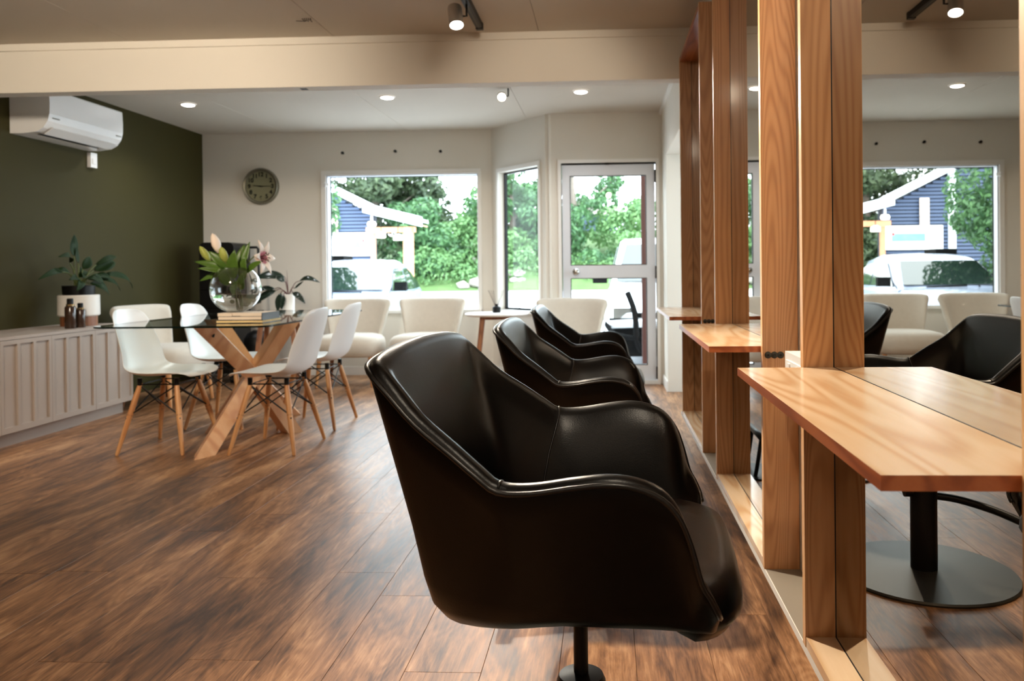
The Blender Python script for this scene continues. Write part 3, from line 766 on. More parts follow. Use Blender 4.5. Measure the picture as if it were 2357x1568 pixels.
# ------------------------------------------------------------------ cabinet along the olive wall
def cabinet():
    t = thing('sideboard', 'long low pale sideboard with slim recessed door panels', 'cabinet', (-4.05, 5.915, 0))
    L = 3.1; D = .47
    box('carcass', 'cab', .002, D, -L, 0, .085, .645, t)
    box('top', 'cab', .002, D+.018, -L, .0, .645, .664, t, bev=.002)
    box('plinth', 'cab', .002, D-.04, -L, -.04, 0, .085, t)
    y = 0; k = 0
    while y > -L+.3:
        w = .443
        o = MB(); x0, x1 = D, D+.018
        zs, ze = .088, .642
        ya, yb = y-w+.0015, y-.0015
        st = .024; pw = (w-.003-4*st)/3
        edges = []
        o.box(x0, x1, ya, yb, zs, zs+.035).box(x0, x1, ya, yb, ze-.026, ze)
        for j in range(4):
            a = ya+j*(st+pw); o.box(x0, x1, a, a+st, zs+.035, ze-.026)
        d = o.build('door', 'cab', t)
        for j in range(3):
            a = ya+st+j*(st+pw); box('panel', 'cab', x0, x0+.006, a, a+pw, zs+.035, ze-.026, d)
        y -= w
cabinet()
# potted peace lily
def peace_lily():
    base = Vector((-3.80, 5.655, .664))
    t = thing('potted_plant', 'peace lily in white pot with wooden base on the sideboard', 'plant', base)
    MB().lathe([(.118, 0), (.118, .07)], 36).build('pot_base', 'walnut', t, smooth='auto')
    MB().lathe([(.125, .07), (.134, .078), (.134, .218), (.128, .222), (.126, .20), (.1, .19)], 40).build('pot', 'ceramic', t, smooth='auto')
    MB().lathe([(.10, .19), (.106, .288), (.100, .288), (.098, .27)], 36).build('grow_pot', 'black', t, smooth='auto')
    MB().lathe([(.097, .268), (.05, .274), (.001, .276)], 24, cap=False).build('soil', 'soil', t, smooth=True)
    # tips given along the wall (y) and up (z), x out of the wall
    tips = [(.02, -.07, .655, .115, -.04), (.0, -.01, .57, .035, -.02), (.05, -.49, .335, .04, .10), (.06, -.30, .49, .045, .10), (.06, .36, .50, .04, .08), (.05, .36, .46, .085, .05), (.04, .60, .25, .06, .12), (.05, .42, .235, .045, .09), (.10, .20, .21, .085, .06), (.1, -.17, .25, .05, .07), (.12, .05, .31, .06, .05), (.1, -.1, .34, .05, .06), (.07, .28, .33, .05, .06), (-.05, .12, .4, .06, .05), (-.06, -.2, .38, .05, .07), (.1, .14, .30, .07, .06), (.08, -.22, .33, .045, .05), (.02, .1, .5, .06, .03)]
    for i, (x, y, z, w, arch) in enumerate(tips):
        tip = Vector((x, y, z)); root = Vector((random.uniform(-.02, .02), random.uniform(-.03, .03), .27))
        f = .42 if abs(y) > .25 else .35
        mid = root.lerp(tip, f); mid.z = max(lerp(.27, z, .6), lerp(.27, z, f)+arch*.9)
        MB().tube(spline([root, root.lerp(mid, .5)+Vector((0, 0, arch*.4)), mid], 4), [.004]*8+[.002], 6).build('stem', 'stem', t, smooth=True)
        one_leaf('leaf', 'plantleaf', t, mid, tip, w*1.15, arch*.45, .25, nrm=(.75, 0, .6), n=10)
peace_lily()
def bottle(label, loc, h, r):
    t = thing('product_bottle', label, 'bottle', loc)
    MB().lathe([(r*.95, 0), (r, .004), (r, h*.70), (r*.85, h*.74), (r*.5, h*.77)], 24).build('body', 'amber', t, smooth='auto')
    MB().lathe([(r*.72, h*.745), (r*.75, h*.81)], 20).build('collar', 'gold', t, smooth='auto')
    MB().lathe([(r*.6, h*.81), (r*.6, h*.98), (r*.5, h)], 20).build('cap', 'black', t, smooth='auto')
bottle('dark product bottle with black cap on sideboard, the taller', (-3.66, 5.355, .664), .205, .034)
bottle('dark product bottle with black cap on sideboard, the shorter', (-3.655, 5.455, .664), .17, .03)

# ------------------------------------------------------------------ air conditioner and switch
def aircon():
    t = thing('air_conditioner', 'white wall mounted air conditioner high on the olive wall', 'air conditioner', (XL, 5.33, 0))
    D = .28
    prof = [(0.001, 2.30), (D-.005, 2.30), (D, 2.292), (D+.004, 2.2), (D+.002, 2.13), (D-.012, 2.08), (D-.045, 2.035), (D-.09, 2.01), (.10, 2.0), (.001, 2.0)]
    b = MB().prism(prof, 1, 0, .835); b.build('body', 'white_plastic', t)
    a = MB()
    a.hexa([(.20, .06, 2.005), (.262, .06, 2.047), (.262, .775, 2.047), (.20, .775, 2.005), (.197, .06, 2.009), (.259, .06, 2.051), (.259, .775, 2.051), (.197, .775, 2.009)])
    a.move((.003, 0, -.006)).build('louvre', 'white_plastic', t)
    MB().box(.155, .172, .06, .70, 1.9975, 2.003).build('vent_slot', 'black', t)
    MB().box(D+.0, D+.0045, .03, .10, 2.10, 2.106).build('indicator', 'clockrim', t)
    MB().box(D+.0, D+.0045, .75, .81, 2.10, 2.106).build('indicator', 'clockrim', t)
    s = thing('wall_switch', 'small white isolator switch below the air conditioner', 'switch', (XL, 6.19, 1.93))
    MB().box(.001, .03, -.04, .04, -.058, .058).bevel(.004).build('housing', 'white_plastic', s, smooth='auto')
    MB().box(.03, .036, -.022, .022, -.03, .012).bevel(.002).build('rocker', 'white_plastic', s, smooth='auto')
aircon()

# ------------------------------------------------------------------ clock
def clock():
    t = thing('wall_clock', 'round grey green wall clock showing quarter past nine', 'clock', (-3.445, YB, 1.897))
    R = .183
    rot = Matrix.Rotation(PI/2, 4, 'X')
    MB().lathe([(R-.004, .001), (R, .008), (R, .03), (R-.012, .046), (R-.03, .04), (R-.034, .022)], 56, cap=False).xf(rot).build('rim', 'clockrim', t, smooth='auto')
    MB().cyl((0, -.002, 0), (0, -.022, 0), R-.03, n=48).build('face', 'clockface', t)
    for h in range(1, 13):
        cu = bpy.data.curves.new('numeral', 'FONT'); cu.body = str(h); cu.size = .058; cu.extrude = .0006; cu.align_x = 'CENTER'; cu.align_y = 'CENTER'; cu.offset = .0022
        tmp = bpy.data.objects.new('numeral_text', cu); C.objects.link(tmp); bpy.context.view_layer.update()
        me = bpy.data.meshes.new_from_object(tmp.evaluated_get(bpy.context.evaluated_depsgraph_get())); bpy.data.objects.remove(tmp)
        o = bpy.data.objects.new('numeral', me); C.objects.link(o); me.materials.clear(); me.materials.append(M['black']); o.parent = t
        a = math.radians(90-30*h); o.location = (.118*math.cos(a), -.0235, .118*math.sin(a)); o.rotation_euler = (PI/2, 0, 0)
    def hand(name, hour_angle, L, w, y):
        a = math.radians(90-hour_angle); d = Vector((math.cos(a), 0, math.sin(a))); s = Vector((-d.z, 0, d.x))
        p = [d*-.02-s*w, d*L-s*w*.4, d*L+s*w*.4, d*-.02+s*w]
        b = MB(); b.hexa([v+Vector((0, y, 0)) for v in p]+[v+Vector((0, y-.001, 0)) for v in p]).build(name, 'black', t)
    hand('hour_hand', 277.5, .082, .006, -.0255); hand('minute_hand', 90, .125, .0045, -.028)
    MB().cyl((0, -.022, 0), (0, -.031, 0), .008, n=14).build('pin', 'black', t)
clock()

# ------------------------------------------------------------------ cream lounge chairs
def armchair():
    t = thing('lounge_chair', '', 'chair')      # faces local -y
    # seat: rounded drum
    N = 36; rows = []
    for rr, z in ((.2, .27), (.86, .27), (.96, .285), (1.0, .33), (1.0, .385), (.975, .42), (.9, .445), (.7, .462), (.35, .47), (.02, .472)):
        row = []
        for i in range(N+1):
            a = 2*PI*i/N; ca, sa = math.cos(a), math.sin(a); e = .55
            x = math.copysign(abs(ca)**e, ca); y = math.copysign(abs(sa)**e, sa)
            wd = .318 if y < 0 else lerp(.318, .26, y)
            row.append((wd*x*rr, -.03+.285*y*rr, z))
        rows.append(row)
    m = MB().grid(rows); bmesh.ops.remove_doubles(m.bm, verts=m.bm.verts, dist=.0005)
    m.build('seat', 'cream', t, smooth=True)
    # curved back with wings
    P = []
    na = 17
    for i in range(na):
        v = -1+2*i/(na-1)
        col = []
        wz = lambda z: lerp(.225, .335, min(1, max(0, (z-.30)/.46)))
        def pt(z, off):
            lean = (z-.30)*.22
            w_ = wz(z)
            curve = .11*abs(v)**2.6
            return (w_*v*(1-off*.12*abs(v)**3), .235+lean-curve-off*.085*(1-.25*abs(v)**2), z-(.045*abs(v)**7 if z > .7 else 0))
        zs = [.30, .40, .50, .60, .70, .755]
        for z in zs: col.append(pt(z, 0))
        x, y, z = pt(.775, .5)
        col += [pt(.772, .12), (x, y, .785), pt(.772, .88)]
        for z in zs[::-1]: col.append(pt(z, 1))
        P.append(col)
    m = MB().grid(P); bm = m.bm; bm.verts.ensure_lookup_table(); n = len(P[0])
    for s in (0, na-1):
        vs = [bm.verts[s*n+j] for j in range(n)]
        for j in range(n//2-1): bm.faces.new((vs[j], vs[j+1], vs[n-2-j], vs[n-1-j]))
        bm.faces.new((vs[n//2-1], vs[n//2], vs[n//2+1]))
    for i in range(na-1): bm.faces.new((bm.verts[i*n], bm.verts[(i+1)*n], bm.verts[(i+1)*n+n-1], bm.verts[i*n+n-1]))
    o = m.build('backrest', 'cream', t, smooth=True, sub=1)
    for sx in (1, -1):
        for sy, wood_ in ((-1, 'beech'), (1, 'walnut')):
            MB().cyl((sx*.225, -.03+sy*.18, .29), (sx*.25, -.03+sy*.215, 0), .021, .012, n=14).build('leg', wood_, t, smooth='auto')
    return t
G2 = 'cream lounge chairs'
ac = armchair(); ac['group'] = G2
ac.location = (-2.345, 7.33, 0); ac.rotation_euler = (0, 0, .03)
ac['label'] = 'cream lounge chair under the window, nearer the clock side'
dup(ac, (-1.635, 7.33, 0), .0, 'cream lounge chair under the window beside the white side table', G2)
dup(ac, (-.325, 6.84, 0), -.10, 'cream lounge chair standing in front of the glazed door', G2)
dup(ac, (-3.54, 6.32, 0), 1.4, 'cream lounge chair by the olive wall behind the glass table', G2)

# ------------------------------------------------------------------ round side tables
def side_table(label, loc, rz, r=.285):
    t = thing('side_table', label, 'table', loc, rz, 'round white topped side tables')
    MB().lathe([(r-.02, .627), (r, .638), (r, .648), (r-.006, .652)], 48).build('top', 'trim', t, smooth='auto')
    MB().box(-.12, .12, -.12, .12, .598, .627).build('apron', 'walnut', t)
    for sx in (1, -1):
        for sy in (1, -1):
            a = Vector((sx*.125, sy*.125, .625)); b = Vector((sx*.195, sy*.195, 0)); s = .021
            MB().hexa([b+Vector((-s*.7, -s*.7, 0)), b+Vector((s*.7, -s*.7, 0)), b+Vector((s*.7, s*.7, 0)), b+Vector((-s*.7, s*.7, 0)), a+Vector((-s, -s, 0)), a+Vector((s, -s, 0)), a+Vector((s, s, 0)), a+Vector((-s, s, 0))]).build('leg', 'walnut', t)
side_table('round white topped side table with wooden legs in the bay', (-.975, 7.16, 0), .12)
side_table('round white topped side table carrying the rubber plant', (-2.93, 7.12, 0), .2)
t = thing('reed_diffuser', 'small black bottle with grey reeds on the bay side table', 'diffuser', (-.985, 7.22, .652))
MB().lathe([(.034, 0), (.037, .004), (.037, .05), (.03, .056), (.013, .06), (.013, .078)], 24).build('bottle', 'black', t, smooth='auto')
for i, (x, y) in enumerate(((-.075, 0), (-.05, .02), (-.025, -.02), (.05, 0), (.065, .02), (-.06, -.03))):
    MB().cyl((0, 0, .03), (x, y, .20), .0018, n=6).build('reed', 'reed', t)
# rubber plant
def rubber_plant():
    b = Vector((-2.84, 7.10, .652))
    t = thing('potted_plant', 'dark leaved rubber plant in white pot behind the glass table', 'plant', b)
    MB().lathe([(.045, 0), (.052, .01), (.054, .185), (.049, .185), (.047, .165), (.001, .165)], 32).build('pot', 'ceramic', t, smooth='auto')
    MB().lathe([(.047, .166), (.001, .17)], 20, cap=False).build('soil', 'soil', t)
    spec = [((-.03, 0, .34), (-.29, -.03, .33), .095, .03), ((-.02, -.03, .30), (-.10, -.05, .345), .06, .01), ((.10, 0, .30), (.30, -.02, .285), .055, .05), ((.05, .02, .235), (.14, .0, .30), .03, .0), ((-.12, 0, .235), (-.30, -.02, .20), .055, .03), ((-.10, -.02, .22), (-.29, -.04, .10), .085, .02), ((-.05, -.04, .20), (-.07, -.07, .03), .065, .01), ((-.02, -.05, .18), (-.03, -.08, .05), .06, .01), ((.04, 0, .20), (.165, -.03, .10), .055, .04)]
    for a, c, w_, dr in spec:
        MB().tube(spline([(0, 0, .165), (Vector(a)*.6)+Vector((0, 0, .1)), a], 4), .0035, 6).build('stem', 'redstem', t, smooth=True)
        one_leaf('leaf', 'rubberleaf', t, a, c, w_, dr, .2, nrm=(0, -.75, .65))
    MB().cyl((0, 0, .16), (-.01, 0, .40), .006, .001, n=8).build('shoot', 'redstem', t)
rubber_plant()

# ------------------------------------------------------------------ black trolley and bin in the corner
def trolley():
    t = thing('salon_trolley', 'tall black trolley with small drawers in the back corner', 'trolley', (-3.64, 7.55, 0))
    def rrect(hx, z0, z1, r):
        pts = []
        for cx, cz, a0 in ((hx-r, z1-r, 0), (-hx+r, z1-r, 90)):
            for i in range(7):
                a = math.radians(a0+15*i); pts.append((cx+r*math.cos(a), cz+r*math.sin(a)))
        return pts+[(-hx, z0), (hx, z0)]
    MB().prism(rrect(.165, .09, 1.32, .05), 1, -.15, .2).build('body', 'black', t)
    for i, z in enumerate((.2, .37, .54, .71, .88, 1.05)):
        d = box('drawer', 'black', -.145, .145, -.166, -.15, z, z+.155, t, bev=.006)
        MB().tube([(-.05, -.166, z+.1), (-.045, -.185, z+.1), (.045, -.185, z+.1), (.05, -.166, z+.1)], .005, 6).build('handle', 'chrome', d, smooth=True)
    for x in (-.12, .12):
        for y in (-.1, .15): MB().cyl((x-.012, y, .045), (x+.012, y, .045), .045, n=16).box(x-.01, x+.01, y-.01, y+.01, .04, .1).build('caster', 'rubber', t)
    MB().tube([(.165, .02, 1.10), (.20, .02, 1.265), (.22, .02, 1.275), (.31, .02, 1.275), (.325, .02, 1.26), (.335, .02, .75), (.165, .02, .70)], .013, 8).build('push_handle', 'black', t, smooth=True)
    b = thing('waste_bin', 'round black domed bin on floor behind the glass table', 'bin', (-3.30, 7.5, 0))
    MB().lathe([(.095, 0), (.115, .01), (.125, .34), (.122, .36)], 32).build('body', 'black', b, smooth='auto')
    MB().lathe([(.127, .36), (.12, .41), (.09, .46), (.04, .488), (.001, .492)], 32, cap=False).build('lid', 'black', b, smooth=True)
trolley()

# ------------------------------------------------------------------ ceiling lights
def downlight(label, x, y):
    t = thing('downlight', label, 'light', (x, y, ZC), 0, 'recessed downlights')
    MB().lathe([(.048, -.012), (.052, -.006), (.066, -.001), (.066, -.0005)], 36, cap=False).build('trim_ring', 'trim', t, smooth=True)
    MB().lathe([(.05, -.011), (.03, -.018), (.001, -.02)], 28, cap=False).build('lens', 'lens', t, smooth=True)
    l = light('downlight_beam', 'SPOT', (0, 0, -.03), 34, (.95, .98, 1), None, spot_size=2.5, spot_blend=.8, shadow_soft_size=.05); l.parent = t
downlight('round recessed ceiling downlight nearest the air conditioner', -3.429, 6.52)
downlight('round recessed ceiling downlight above the window chairs', -1.735, 6.40)
downlight('round recessed ceiling downlight nearest the glazed door', -.183, 6.34)
def track():
    t = thing('lighting_track', 'black lighting track on the ceiling before the beam', 'track light', (-.70, 2.6, ZC))
    MB().box(-.018, .018, -1.9, 1.95, -.034, -.001).build('rail', 'black', t)
    MB().box(-.020, .020, 1.93, 1.965, -.038, -.001).bevel(.003).build('end_cap', 'black', t)
    MB().box(-.006, .006, -1.9, 1.93, -.0355, -.034).build('conductor_slot', 'disc', t)
    return t
track()
def spot_can(name, label, loc, aim, lens, power, col, size=1.3, R=.037, L=.115, stem=.06):
    t = thing(name, label, 'spotlight', loc)
    d = (Vector(aim)-Vector(loc)).normalized(); q = d.to_track_quat('Z', 'Y').to_matrix().to_4x4()
    MB().lathe([(R*.7, -L*.55), (R*.92, -L*.5), (R, -L*.4), (R, L*.5), (R*.93, L*.5), (R*.9, L*.40)], 28).xf(q).build('can', 'lampoff', t, smooth='auto')
    MB().lathe([(R*.91, L*.42), (R*.5, L*.46), (.001, L*.47)], 24, cap=False).xf(q).build('lens', lens, t, smooth=True)
    for k in range(3):
        MB().tube([q @ Vector((R*1.01*math.cos(a), R*1.01*math.sin(a), L*(.0+.09*k))) for a in [x*.12-2.6 for x in range(8)]], .0012, 4).build('vent_slot', 'trim', t)
    s = Vector((.035, 0, stem))
    MB().tube([(R*.8, 0, 0), (R+.02, 0, .0), (R+.02, 0, stem)], .006, 8).build('bracket', 'blackmetal', t, smooth=True)
    l = light('spot_beam', 'SPOT', d*(L*.56), power, col, None, spot_size=size, spot_blend=.6, shadow_soft_size=.03)
    l.rotation_euler = d.to_track_quat('-Z', 'Y').to_euler(); l.parent = t
    return t
spot_can('track_spotlight', 'silver track spotlight hanging before the beam', (-.757, 4.12, 2.335), (-.37, 3.2, 0), 'lens', 45, (1, .88, .72), 1.7)
s = spot_can('ceiling_spotlight', 'dazzling warm spotlight under the ceiling behind the beam', (-.79, 6.2, 2.37), (-.1, 2.2, .85), 'warmlens', 90, (1, .9, .76), 1.2, R=.032, L=.09)
# unseen warm spots out of frame, some added to wash the beam
for i, (x, y, ax, ay, az, p) in enumerate(((.06, .35, .45, 2.3, .9, 34), (-.70, 3.0, .40, 1.35, .75, 240), (-2.12, 2.1, -3.2, 4.75, 1.6, 195), (-.3, 3.2, -.35, 4.75, 1.95, 30), (-1.9, 1.0, -1.4, 3.0, 0, 14))):
    light('unseen_beam', 'SPOT', (x, y, 2.33), p, (1, .85, .66), (ax, ay, az), spot_size={1.6: 1.75, 1.95: 1.0}.get(az, 1.7), spot_blend=.8, shadow_soft_size=.12 if az in (1.6, 1.95) else .05)

# ------------------------------------------------------------------ outdoors
gz = lambda y: -.25+.018*(y-8.2)
M['asphalt'] = mat('pale_road', lin(196, 196, 198), .9, bump=.3, bscale=60, var=.05, vscale=1)
M['bank'] = mat('grassy_bank', lin(82, 106, 60), .95, bump=.6, bscale=20, var=.25, vscale=2.5)
M['blackmatte'] = mat('matt_black_plastic', lin(14, 14, 14), .8, spec=.08, var=.1)
M['rubble'] = mat('grey_rubble', lin(168, 160, 152), .95, var=.2, vscale=6)
M['boards'] = mat('blue_grey_weatherboard', lin(74, 88, 116), .6, var=.04)
M['boardgap'] = mat('board_gap_shade', lin(34, 40, 54), .8, var=.05)  # backing coloured dark as the shadow lines between the boards
M['fascia'] = mat('pale_fascia', lin(226, 232, 238), .5, var=.02)
M['porchwood'] = mat('orange_porch_timber', lin(214, 150, 112), .6, var=.1, vscale=8)
M['redpost'] = mat('red_brown_post', lin(64, 26, 15), .5, var=.15, vscale=6)
M['silverpaint'] = mat('silver_blue_car_paint', lin(150, 160, 182), .25, .3, coat=.6, var=.02)
M['whitepaint'] = mat('white_car_paint', lin(236, 238, 240), .25, coat=.6, var=.01)
M['carglass'] = mat('car_glass', lin(24, 34, 32), .05, spec=.9, coat=.8, var=.1)
M['leafdark'] = leaf_mat('dark_evergreen_leaf', lin(46, 64, 45), lin(90, 106, 73))
M['leafmid'] = leaf_mat('mid_green_leaf', lin(44, 80, 50), lin(92, 132, 82))
M['leaflight'] = leaf_mat('pale_green_leaf', lin(70, 108, 62), lin(122, 160, 100))
M['bark'] = mat('grey_bark', lin(120, 108, 98), .9, bump=.5, bscale=30, var=.2, vscale=8)
M['signblue'] = mat('sign_blue', lin(110, 160, 178), .5, var=.3, vscale=6)
M['signwhite'] = mat('sign_white', lin(244, 244, 244), .5, var=.01)
M['signred'] = mat('sign_red', lin(190, 60, 56), .5, var=.05)
M['signpeach'] = mat('sign_peach', lin(250, 226, 206), .5, var=.02)
def outdoors():
    b = MB().grid([[(x, y, gz(y)) for y in (7.4, 9, 12, 18, 25, 33)] for x in (-40, -20, -10, 0, 2.2, 10, 30)])
    S(MB().grid([[(x, y, -.25) for y in (-6, 0, 7.4)] for x in (2.2, 10, 30)]).build('ground', 'asphalt'))
    S(b.build('ground', 'asphalt'))
    P = []
    for i in range(60):
        x = -34+i*.85; row = []
        for j in range(16):
            y = 32.6+j*1.0; h = gz(33)+ .02 + 3.0*(1-math.exp(-max(0, y-33)/4.5)) + .12*math.sin(x*1.7+j)+.1*math.sin(x*.6+j*1.3)
            row.append((x, y, h if j else gz(32.6)-.05))
        P.append(row)
    bank = S(MB().grid(P).build('hill', 'bank', smooth=True))
    r = random.Random(3)
    for k in range(26):
        x, y = r.choice([r.uniform(-7.3, -4.8), r.uniform(-4.9, -3.3)]), r.uniform(33.2, 35.4); s = r.uniform(.2, .45)
        m = MB(); bmesh.ops.create_icosphere(m.bm, subdivisions=1, radius=s)
        for v in m.bm.verts: v.co *= r.uniform(.7, 1.2); v.co.z *= .6
        o = m.build('stone', 'rubble', bank, loc=(x, y, gz(33)+3.0*(1-math.exp(-max(0, y-33)/4.5))+.05))
def foliage(name, mt, clumps, n, size, seed, parent=None):
    r = random.Random(seed); V = []; Fc = []
    tot = sum(c[3]*c[4]*c[5] for c in clumps)
    for (cx, cy, cz, rx, ry, rz) in clumps:
        for _ in range(int(n*rx*ry*rz/tot)):
            while 1:
                d = Vector((r.uniform(-1, 1), r.uniform(-1, 1), r.uniform(-1, 1)))
                if .05 < d.length < 1: break
            d = d.normalized()*(d.length**.45)
            c = Vector((cx+d.x*rx, cy+d.y*ry, cz+d.z*rz))
            nrm = (d+Vector((r.uniform(-1, 1), r.uniform(-1, 1), r.uniform(-.3, 1)))).normalized()
            u = nrm.orthogonal().normalized(); u.rotate(Matrix.Rotation(r.uniform(0, 6.28), 3, nrm)); v = nrm.cross(u)
            s = size*r.uniform(.6, 1.3); i = len(V)
            V += [c-u*s, c-v*s*.42+nrm*s*.12, c+u*s, c+v*s*.42+nrm*s*.12]; Fc.append((i, i+1, i+2, i+3))
    me = bpy.data.meshes.new(name); me.from_pydata(V, [], Fc); me.materials.append(M[mt])
    o = bpy.data.objects.new(name, me); C.objects.link(o); o['kind'] = 'stuff'
    if parent: o.parent = parent
    return o
def tree(name, label, x, y, z, h, r, mt, seed, n=4500, size=.14, trunk=True, cat='tree', open_=False, shape=1.0, low=.15):
    t = thing(name, label, cat, (x, y, z)); rr = random.Random(seed)
    cl = []
    for i in range(26 if not open_ else 20):
        a = rr.uniform(0, 2*PI); q = rr.uniform(low, 1); d = r*math.sqrt(rr.random())*(1-.55*q**2 if not open_ else 1-.25*q)
        s = r*rr.uniform(.22, .42)*(1 if not open_ else .6)
        cl.append((d*math.cos(a), d*math.sin(a), h*q*.9, s, s, s*.75*shape))
    foliage('foliage', mt, cl, n, size, seed, t)
    if trunk:
        m = MB().tube([(0, 0, -.4), (.1, 0, h*.3), (0, .1, h*.6), (.05, 0, h*.9)], [r*.07+.05, r*.06+.04, r*.04+.02, .02], 8)
        for c in cl[:9]:
            m.tube([(0, 0, h*.25+.1*c[2]), (c[0]*.5, c[1]*.5, c[2]*.75), (c[0], c[1], c[2])], [.06, .045, .015], 6)
        m.build('trunk', 'bark', t, smooth=True)
    return t
outdoors()
bz = lambda y: gz(33)+3.0*(1-math.exp(-max(0, y-33)/4.5))
tree('evergreen_tree', 'dark evergreen tree rising behind the shop porch roof', -10.6, 36.5, 1.5, 6.2, 3.0, 'leafdark', 1, 7000, .17)
tree('evergreen_tree', 'dark evergreen tree right of the porch, tops out near the window head', -9.3, 38.0, 2.0, 5.4, 2.0, 'leafdark', 2, 5000, .16)
tree('tree', 'tall dark tree behind the shop roof, seen in the mirror', -14.6, 35, 1.2, 7.2, 3.4, 'leafdark', 3, 7000, .18)
tree('bush', 'big mid green bush on the bank beside the porch post', -8.4, 34.8, .5, 3.6, 1.9, 'leafmid', 4, 4500, .13, False, 'bush')
tree('bush', 'pale green bush on the bank at the window edge', -6.2, 36.0, 1.0, 2.5, 1.6, 'leaflight', 5, 4500, .13, False, 'bush')
tree('bush', 'low pale green bush on the bank above the car roof', -7.2, 34.3, .3, 1.9, 1.3, 'leaflight', 6, 3000, .11, False, 'bush')
tree('tree', 'leafy tree framed by the narrow angled window', -4.3, 36.5, 1.6, 5.0, 1.9, 'leafmid', 7, 5000, .14)
tree('bush', 'pale green bush on the bank framed by narrow angled window', -3.9, 34.6, .4, 2.4, 1.4, 'leaflight', 8, 3500, .11, False, 'bush')
tree('tree', 'open branched tree behind the glass of the door', -1.5, 36.5, 1.4, 5.6, 2.6, 'leafmid', 9, 4200, .12, True, 'tree', True, 1.0, .5)
tree('bush', 'dark green bush on the bank behind the door, left', -1.4, 35.4, .7, 3.5, 1.7, 'leafmid', 10, 4500, .12, False, 'bush')
tree('bush', 'pale bush on the bank behind the white off-road car', .9, 35.8, .9, 3.2, 1.8, 'leaflight', 11, 4500, .12, False, 'bush')
tree('bush', 'mid green bush on the bank between window and door', -2.6, 36.2, 1.0, 2.6, 1.5, 'leafmid', 12, 3500, .12, False, 'bush')
tree('bush', 'green bush seen through the porch opening beyond the shop', -10.6, 33.8, .3, 2.6, 1.9, 'leafdark', 13, 3500, .13, False, 'bush')
tree('tree', 'pale tree far up the bank near the right window edge', -5.6, 42, 3.0, 3.2, 1.8, 'leaflight', 14, 3000, .15)
foliage('groundcover', 'leaflight', [(x, 33.6+ (x*7 % 1.7), bz(33.6+(x*7 % 1.7))+.12, .9, .7, .28) for x in [-12+i*.62 for i in range(24)]], 5500, .09, 21)
tag(bpy.data.objects['groundcover'], 'ragged green weeds along the foot of the bank', 'weeds')
# shrub close outside the window, seen in the mirror
t = thing('shrub', 'glossy leaved shrub close outside the window, seen in mirror', 'shrub', (-5.1, 12.6, -.2))
rs = random.Random(5)
foliage('foliage', 'leafmid', [(rs.uniform(-.35, .35)+(.15 if z > 2 else 0), rs.uniform(-.3, .3), z, rs.uniform(.3, .5), .4, .34) for z in [.2+i*.17 for i in range(19)]], 9000, .055, 31, t)
MB().cyl((-.05, .1, -.1), (.02, .1, 2.2), .10, .07, n=10).build('trunk', 'bark', t, smooth=True)
# house roof far up the bank
t = thing('house', 'small grey roofed house far up the bank behind the door', 'house', (-1.0, 46, 3.2))
MB().box(-1.6, 1.6, -1, 1, 0, 1.1).build('wall', 'boards', t)
MB().prism([(-1.9, 1.1), (1.9, .75), (1.9, .9), (0, 1.75), (-1.9, 1.25)], 1, -1.3, 1.3).build('roof', 'rubble', t)

